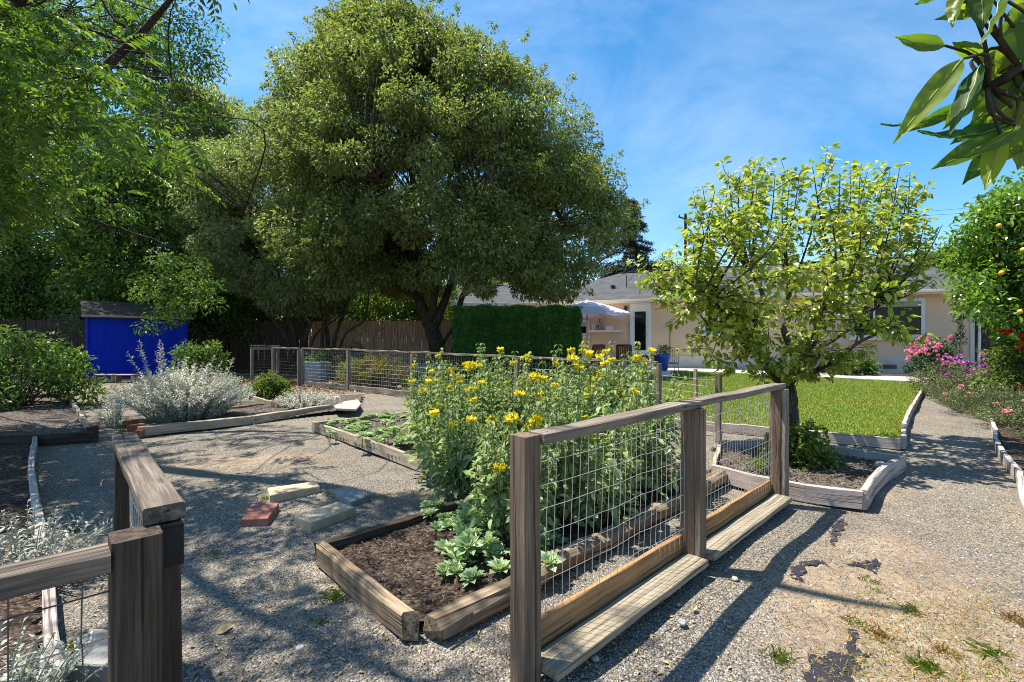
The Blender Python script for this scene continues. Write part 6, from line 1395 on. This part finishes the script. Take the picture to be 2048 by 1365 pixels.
def spikes(label, c, rx, ry, h, n, leafm, name='lavender_plant', group='grey green border plants', bl=None, nb=0):
    c = A3(*c[:2], .03); r = thing(name, label, 'plant', c, group); mb, mbl = MB(), MB(); pos, d, up, ls, tips = [], [], [], [], []
    a = rng.random(n)*6.28; rr = np.sqrt(rng.random(n)); b0 = np.c_[c[0]+np.cos(a)*rx*rr*.7, c[1]+np.sin(a)*ry*rr*.7, np.full(n, .03)]; e_ = np.c_[c[0]+np.cos(a)*rx*rr*1.15, c[1]+np.sin(a)*ry*rr*1.15, h*(1-.45*rr**2)*rng.uniform(.6, 1.1, n)]
    tubes(mb, b0, e_, .0028, 3); mb.build('stems', M['stem'], r)
    for k in range(14):
        t = rng.uniform(.25, 1.0, n)[:, None]; pos.append(b0+(e_-b0)*t); dr = rng.normal(size=(n, 3))*.6+norm(e_-b0)*.6; d.append(dr); up.append(rng.normal(size=(n, 3))*.5+A3(0, 0, 1)); ls.append(rng.uniform(.03, .065, n))
    pos, d, up, ls = map(np.concatenate, (pos, d, up, ls)); leaf_cloud(mbl, pos, d, up, ls, ls*.28); mbl.build('leaves', M[leafm], r)
    if bl is not None: blooms(r, bl, [e_[k]+A3(0, 0, .02) for k in rng.permutation(n)[:nb]], s=(.5, .85))
    return r
spikes('feathery grey green mound along the path beside the geranium', (10.0, 10.35), .75, .85, .72, 560, 'l_lav')
spikes('grey green spiky mound spilling over the border board', (8.75, 8.6), .85, .95, .58, 620, 'l_lav', bl=BP, nb=7)
spikes('grey green mound with pink flowers at the right edge', (8.05, 7.3), .8, .75, .45, 420, 'l_lav', bl=BP, nb=8)
spikes('low dusty plant nearest in the right border', (7.2, 6.1), .6, .6, .25, 200, 'l_lav')
spikes('tall thin grey green stems behind the border edge', (11.9, 10.6), .9, .9, .8, 420, 'l_lav')
rs, C = shrub('rose_bush', 'leafy rose bush with red blooms under the citrus tree', (10.1, 9.45), .75, .6, 1.45, 40, 80, .09, 'l_weed', .24, .55, tpl=LEAF7, tri=LEAF7T, z0=.35)
blooms(rs, BR, [P(a, b_, 9.2+rng.normal()*.15) for a, b_ in ((2004, 664), (2013, 666), (2020, 664), (2042, 690), (2046, 672), (2040, 776), (2047, 778), (2036, 700))], s=(.6, .9))

# ================================================================== weeds, tufts, litter
TS = .45
def tuft(label, px, py, n, L, mt, w=.008, name='grass_tuft', spread=.05, grp='weed tufts on the gravel', el=(.3, 1.4)):
    c = G(px, py); a = rng.random(n)*6.28; e_ = rng.uniform(*el, n); d = np.c_[np.cos(a)*np.cos(e_), np.sin(a)*np.cos(e_), np.sin(e_)]; pos = c+np.c_[rng.normal(size=(n, 2))*min(spread, .025), np.zeros(n)]
    pos[:, 2] = hgt(pos[:, 0], pos[:, 1])
    mb = MB(); leaf_cloud(mb, pos, d, rng.normal(size=(n, 3))*.3+A3(0, 0, 1), L*rng.uniform(.5, 1.2, n)*TS, w*TS, LEAF7, LEAF7T); return tag(mb.build(name, M[mt]), label, 'weed', grp)
tuft('dark green grass tuft in shade at the bottom beside the fence board', 1560, 1310, 60, .11, 'l_weed')
tuft('yellow green tuft beside the large torn fabric', 1705, 1238, 40, .08, 'l_weed')
tuft('small yellow weed in front of the black fabric flap', 1740, 1165, 34, .07, 'l_lime', spread=.07)
tuft('yellow weed just below the fabric flap weed', 1752, 1182, 26, .05, 'l_lime', spread=.04)
tuft('spreading yellow green tuft in the tan dirt', 1820, 1220, 60, .09, 'l_weed', spread=.09, el=(.1, .8))
tuft('long bright green flat weed in the tan dirt at lower right', 1975, 1300, 30, .14, 'l_weed', .02, spread=.05, el=(.05, .5))
tuft('reddish dry tuft at the right edge', 2035, 1245, 80, .10, 'l_dry', spread=.09)
tuft('dry straw tuft beside the torn fabric patch', 1755, 1265, 70, .09, 'l_dry', spread=.10)
tuft('mixed dry and green tuft at the bottom right', 1850, 1330, 90, .10, 'l_lime', spread=.14)
tuft('straw coloured tuft right of the long green weed', 1890, 1300, 60, .08, 'l_dry', spread=.12)
tuft('round green weed against the split timber of the near bed', 668, 1195, 40, .12, 'l_weed', .025, name='broadleaf_weed', spread=.05, el=(.1, .9))
tuft('small weed on the gravel left of the near bed', 632, 1250, 24, .07, 'l_weed', .014, name='broadleaf_weed', spread=.03, el=(.1, .9))
tuft('tiny weed between the tan and the red paver', 530, 1000, 30, .09, 'l_weed', .014, name='broadleaf_weed', spread=.02, el=(.4, 1.4))
tuft('tiny weed between the tan and the grey paver', 658, 990, 22, .08, 'l_weed', .014, name='broadleaf_weed', spread=.02, el=(.4, 1.4))
tuft('small weed in shade near the open gate', 430, 1105, 30, .08, 'l_weed', .012, name='broadleaf_weed', spread=.04)
tuft('yellow weed in the far left bed', 150, 838, 40, .15, 'l_lime', spread=.12, name='broadleaf_weed', w=.02)
tuft('yellow green weed by the red bricks', 245, 862, 60, .14, 'l_lime', spread=.10, w=.02, name='broadleaf_weed')
tuft('two leaf seedling in the mulch of the near bed', 870, 1190, 14, .06, 'l_lime', .016, name='broadleaf_weed', spread=.015)
tuft('small seedling near the fence in the mulch of the near bed', 920, 1185, 12, .05, 'l_lime', .016, name='broadleaf_weed', spread=.015)
tuft('weed growing under the near left fence wire', 140, 1290, 30, .14, 'l_weed', .014, spread=.06)
tuft('small green grass clump near the wavy pinkish board', 150, 1060, 34, .10, 'l_weed', .012, spread=.06)
tuft('low weed patch on bare dirt left of the middle bed', 600, 890, 40, .09, 'l_weed', spread=.14, w=.014, name='broadleaf_weed')
tuft('low weeds at the lawn corner edging', 1800, 895, 30, .10, 'l_weed', spread=.06, w=.02, name='broadleaf_weed')
pts_, cs_ = [], [(1720, 1230), (1790, 1240), (1830, 1290), (1880, 1260), (1950, 1330), (1900, 1350), (1820, 1340), (1760, 1290), (2020, 1290), (1700, 1330), (1980, 1210), (1750, 1190), (1860, 1200), (2000, 1360), (1930, 1240)]
for nm_, mt_, k_, lb_ in (('low_weeds', 'l_lime', 0, 'thin yellow green weeds sprouting through the bare tan dirt'), ('dry_grass', 'l_dry', 1, 'thin dry grass wisps over the bare tan dirt')):
    n = 1500; ci = rng.integers(0, len(cs_), n); g_ = np.array([G(cs_[i][0]+rng.normal()*34, cs_[i][1]+rng.normal()*22) for i in ci]); g_[:, 2] = hgt(g_[:, 0], g_[:, 1])
    a = rng.random(n)*6.28; e_ = rng.uniform(.15, 1.2, n); d = np.c_[np.cos(a)*np.cos(e_), np.sin(a)*np.cos(e_), np.sin(e_)]
    mb = MB(); leaf_cloud(mb, g_, d, rng.normal(size=(n, 3))*.3+A3(0, 0, 1), rng.uniform(.012, .038, n), .0032); tag(mb.build(nm_, M[mt_]), lb_, 'weeds', kind='stuff')
# dry straw and litter strewn on the bare dirt
n = 2600; ppx, ppy = rng.uniform(1560, 2250, n), 1000+480*rng.random(n); g_ = np.array([G(a, b_) for a, b_ in zip(ppx, ppy)]); g_[:, 2] = hgt(g_[:, 0], g_[:, 1])+.006
d = rng.normal(size=(n, 3)); d[:, 2] = np.abs(d[:, 2])*.15; mb = MB(); leaf_cloud(mb, g_, d, rng.normal(size=(n, 3))*.3+A3(0, 0, 1), rng.uniform(.02, .07, n), .0035); tag(mb.build('dry_litter', M['l_dry']), 'dry straw and litter strewn over the tan dirt', 'litter', kind='stuff')
n = 900; ppx, ppy = rng.uniform(0, 1500, n), 830+560*rng.random(n)**.7; g_ = np.array([G(a, b_) for a, b_ in zip(ppx, ppy)]); g_[:, 2] = hgt(g_[:, 0], g_[:, 1])+.006
d = rng.normal(size=(n, 3)); d[:, 2] *= .1; ll = rng.uniform(.012, .035, n); mb = MB(); leaf_cloud(mb, g_, d, rng.normal(size=(n, 3))*.4+A3(0, 0, 1), ll, ll*.4); tag(mb.build('dry_litter', M['dry_leaf']), 'small dry leaves fallen over the shaded gravel', 'litter', kind='stuff')
n = 5000; xx, yy = rng.uniform(-12, -1, n), rng.uniform(12, 20, n); d = rng.normal(size=(n, 3)); d[:, 2] *= .2; ll = rng.uniform(.05, .12, n); mb = MB(); leaf_cloud(mb, np.c_[xx, yy, np.full(n, .01)], d, rng.normal(size=(n, 3))*.4+A3(0, 0, 1), ll, ll*.45); tag(mb.build('fallen_leaves', M['dry_leaf']), 'pale fallen leaves under the trees at the back', 'litter', kind='stuff')
for px, py, s, lb in ((435, 1272, .07, 'single tan dry leaf curled on the shaded gravel'), (1385, 1225, .04, 'small rusty dead leaf on the bottom board')):
    mb = MB(); c = G(px, py); leaf_cloud(mb, (c+A3(0, 0, .012))[None].repeat(2, 0), np.array([[.5, .8, .15], [.7, .5, .3]]), np.array([[0, -.4, 1], [.4, -.3, 1]]), s, s*.6, OVATE, OVATET); tag(mb.build('dry_leaf', M['dry_leaf']), lb, 'leaf', 'single dry leaves')
for i, (px, py, s) in enumerate(((1365, 1248, .022), (1470, 1160, .02), (1762, 935, .06), (1190, 1320, .018), (600, 1300, .02), (655, 1335, .016))):
    mb = MB(); c = G(px, py, .09 if i == 2 else 0); u = rsphere(40)
    import itertools
    lathe(mb, [(.0, -.6*s), (.7*s, -.4*s), (1.0*s, 0), (.75*s, .4*s), (.3*s, .62*s), (0, .66*s)], c+A3(0, 0, .3*s), 9); o = mb.build('stone', M['rock'], smooth=True)
    v = o.data.vertices
    for q_ in v: q_.co = tuple(np.array(q_.co)+rng.normal(size=3)*s*.06)
    tag(o, ['pale pebble in the shadow beside the bottom board', 'pale pebble near the middle post foot', 'round stone on the pear tree bed', 'small pale pebble at the bottom near the corner post', 'pale pebble on the shaded gravel left of the near bed', 'pale pebble at the bottom below the other gravel pebble'][i], 'stone', 'pale stones')
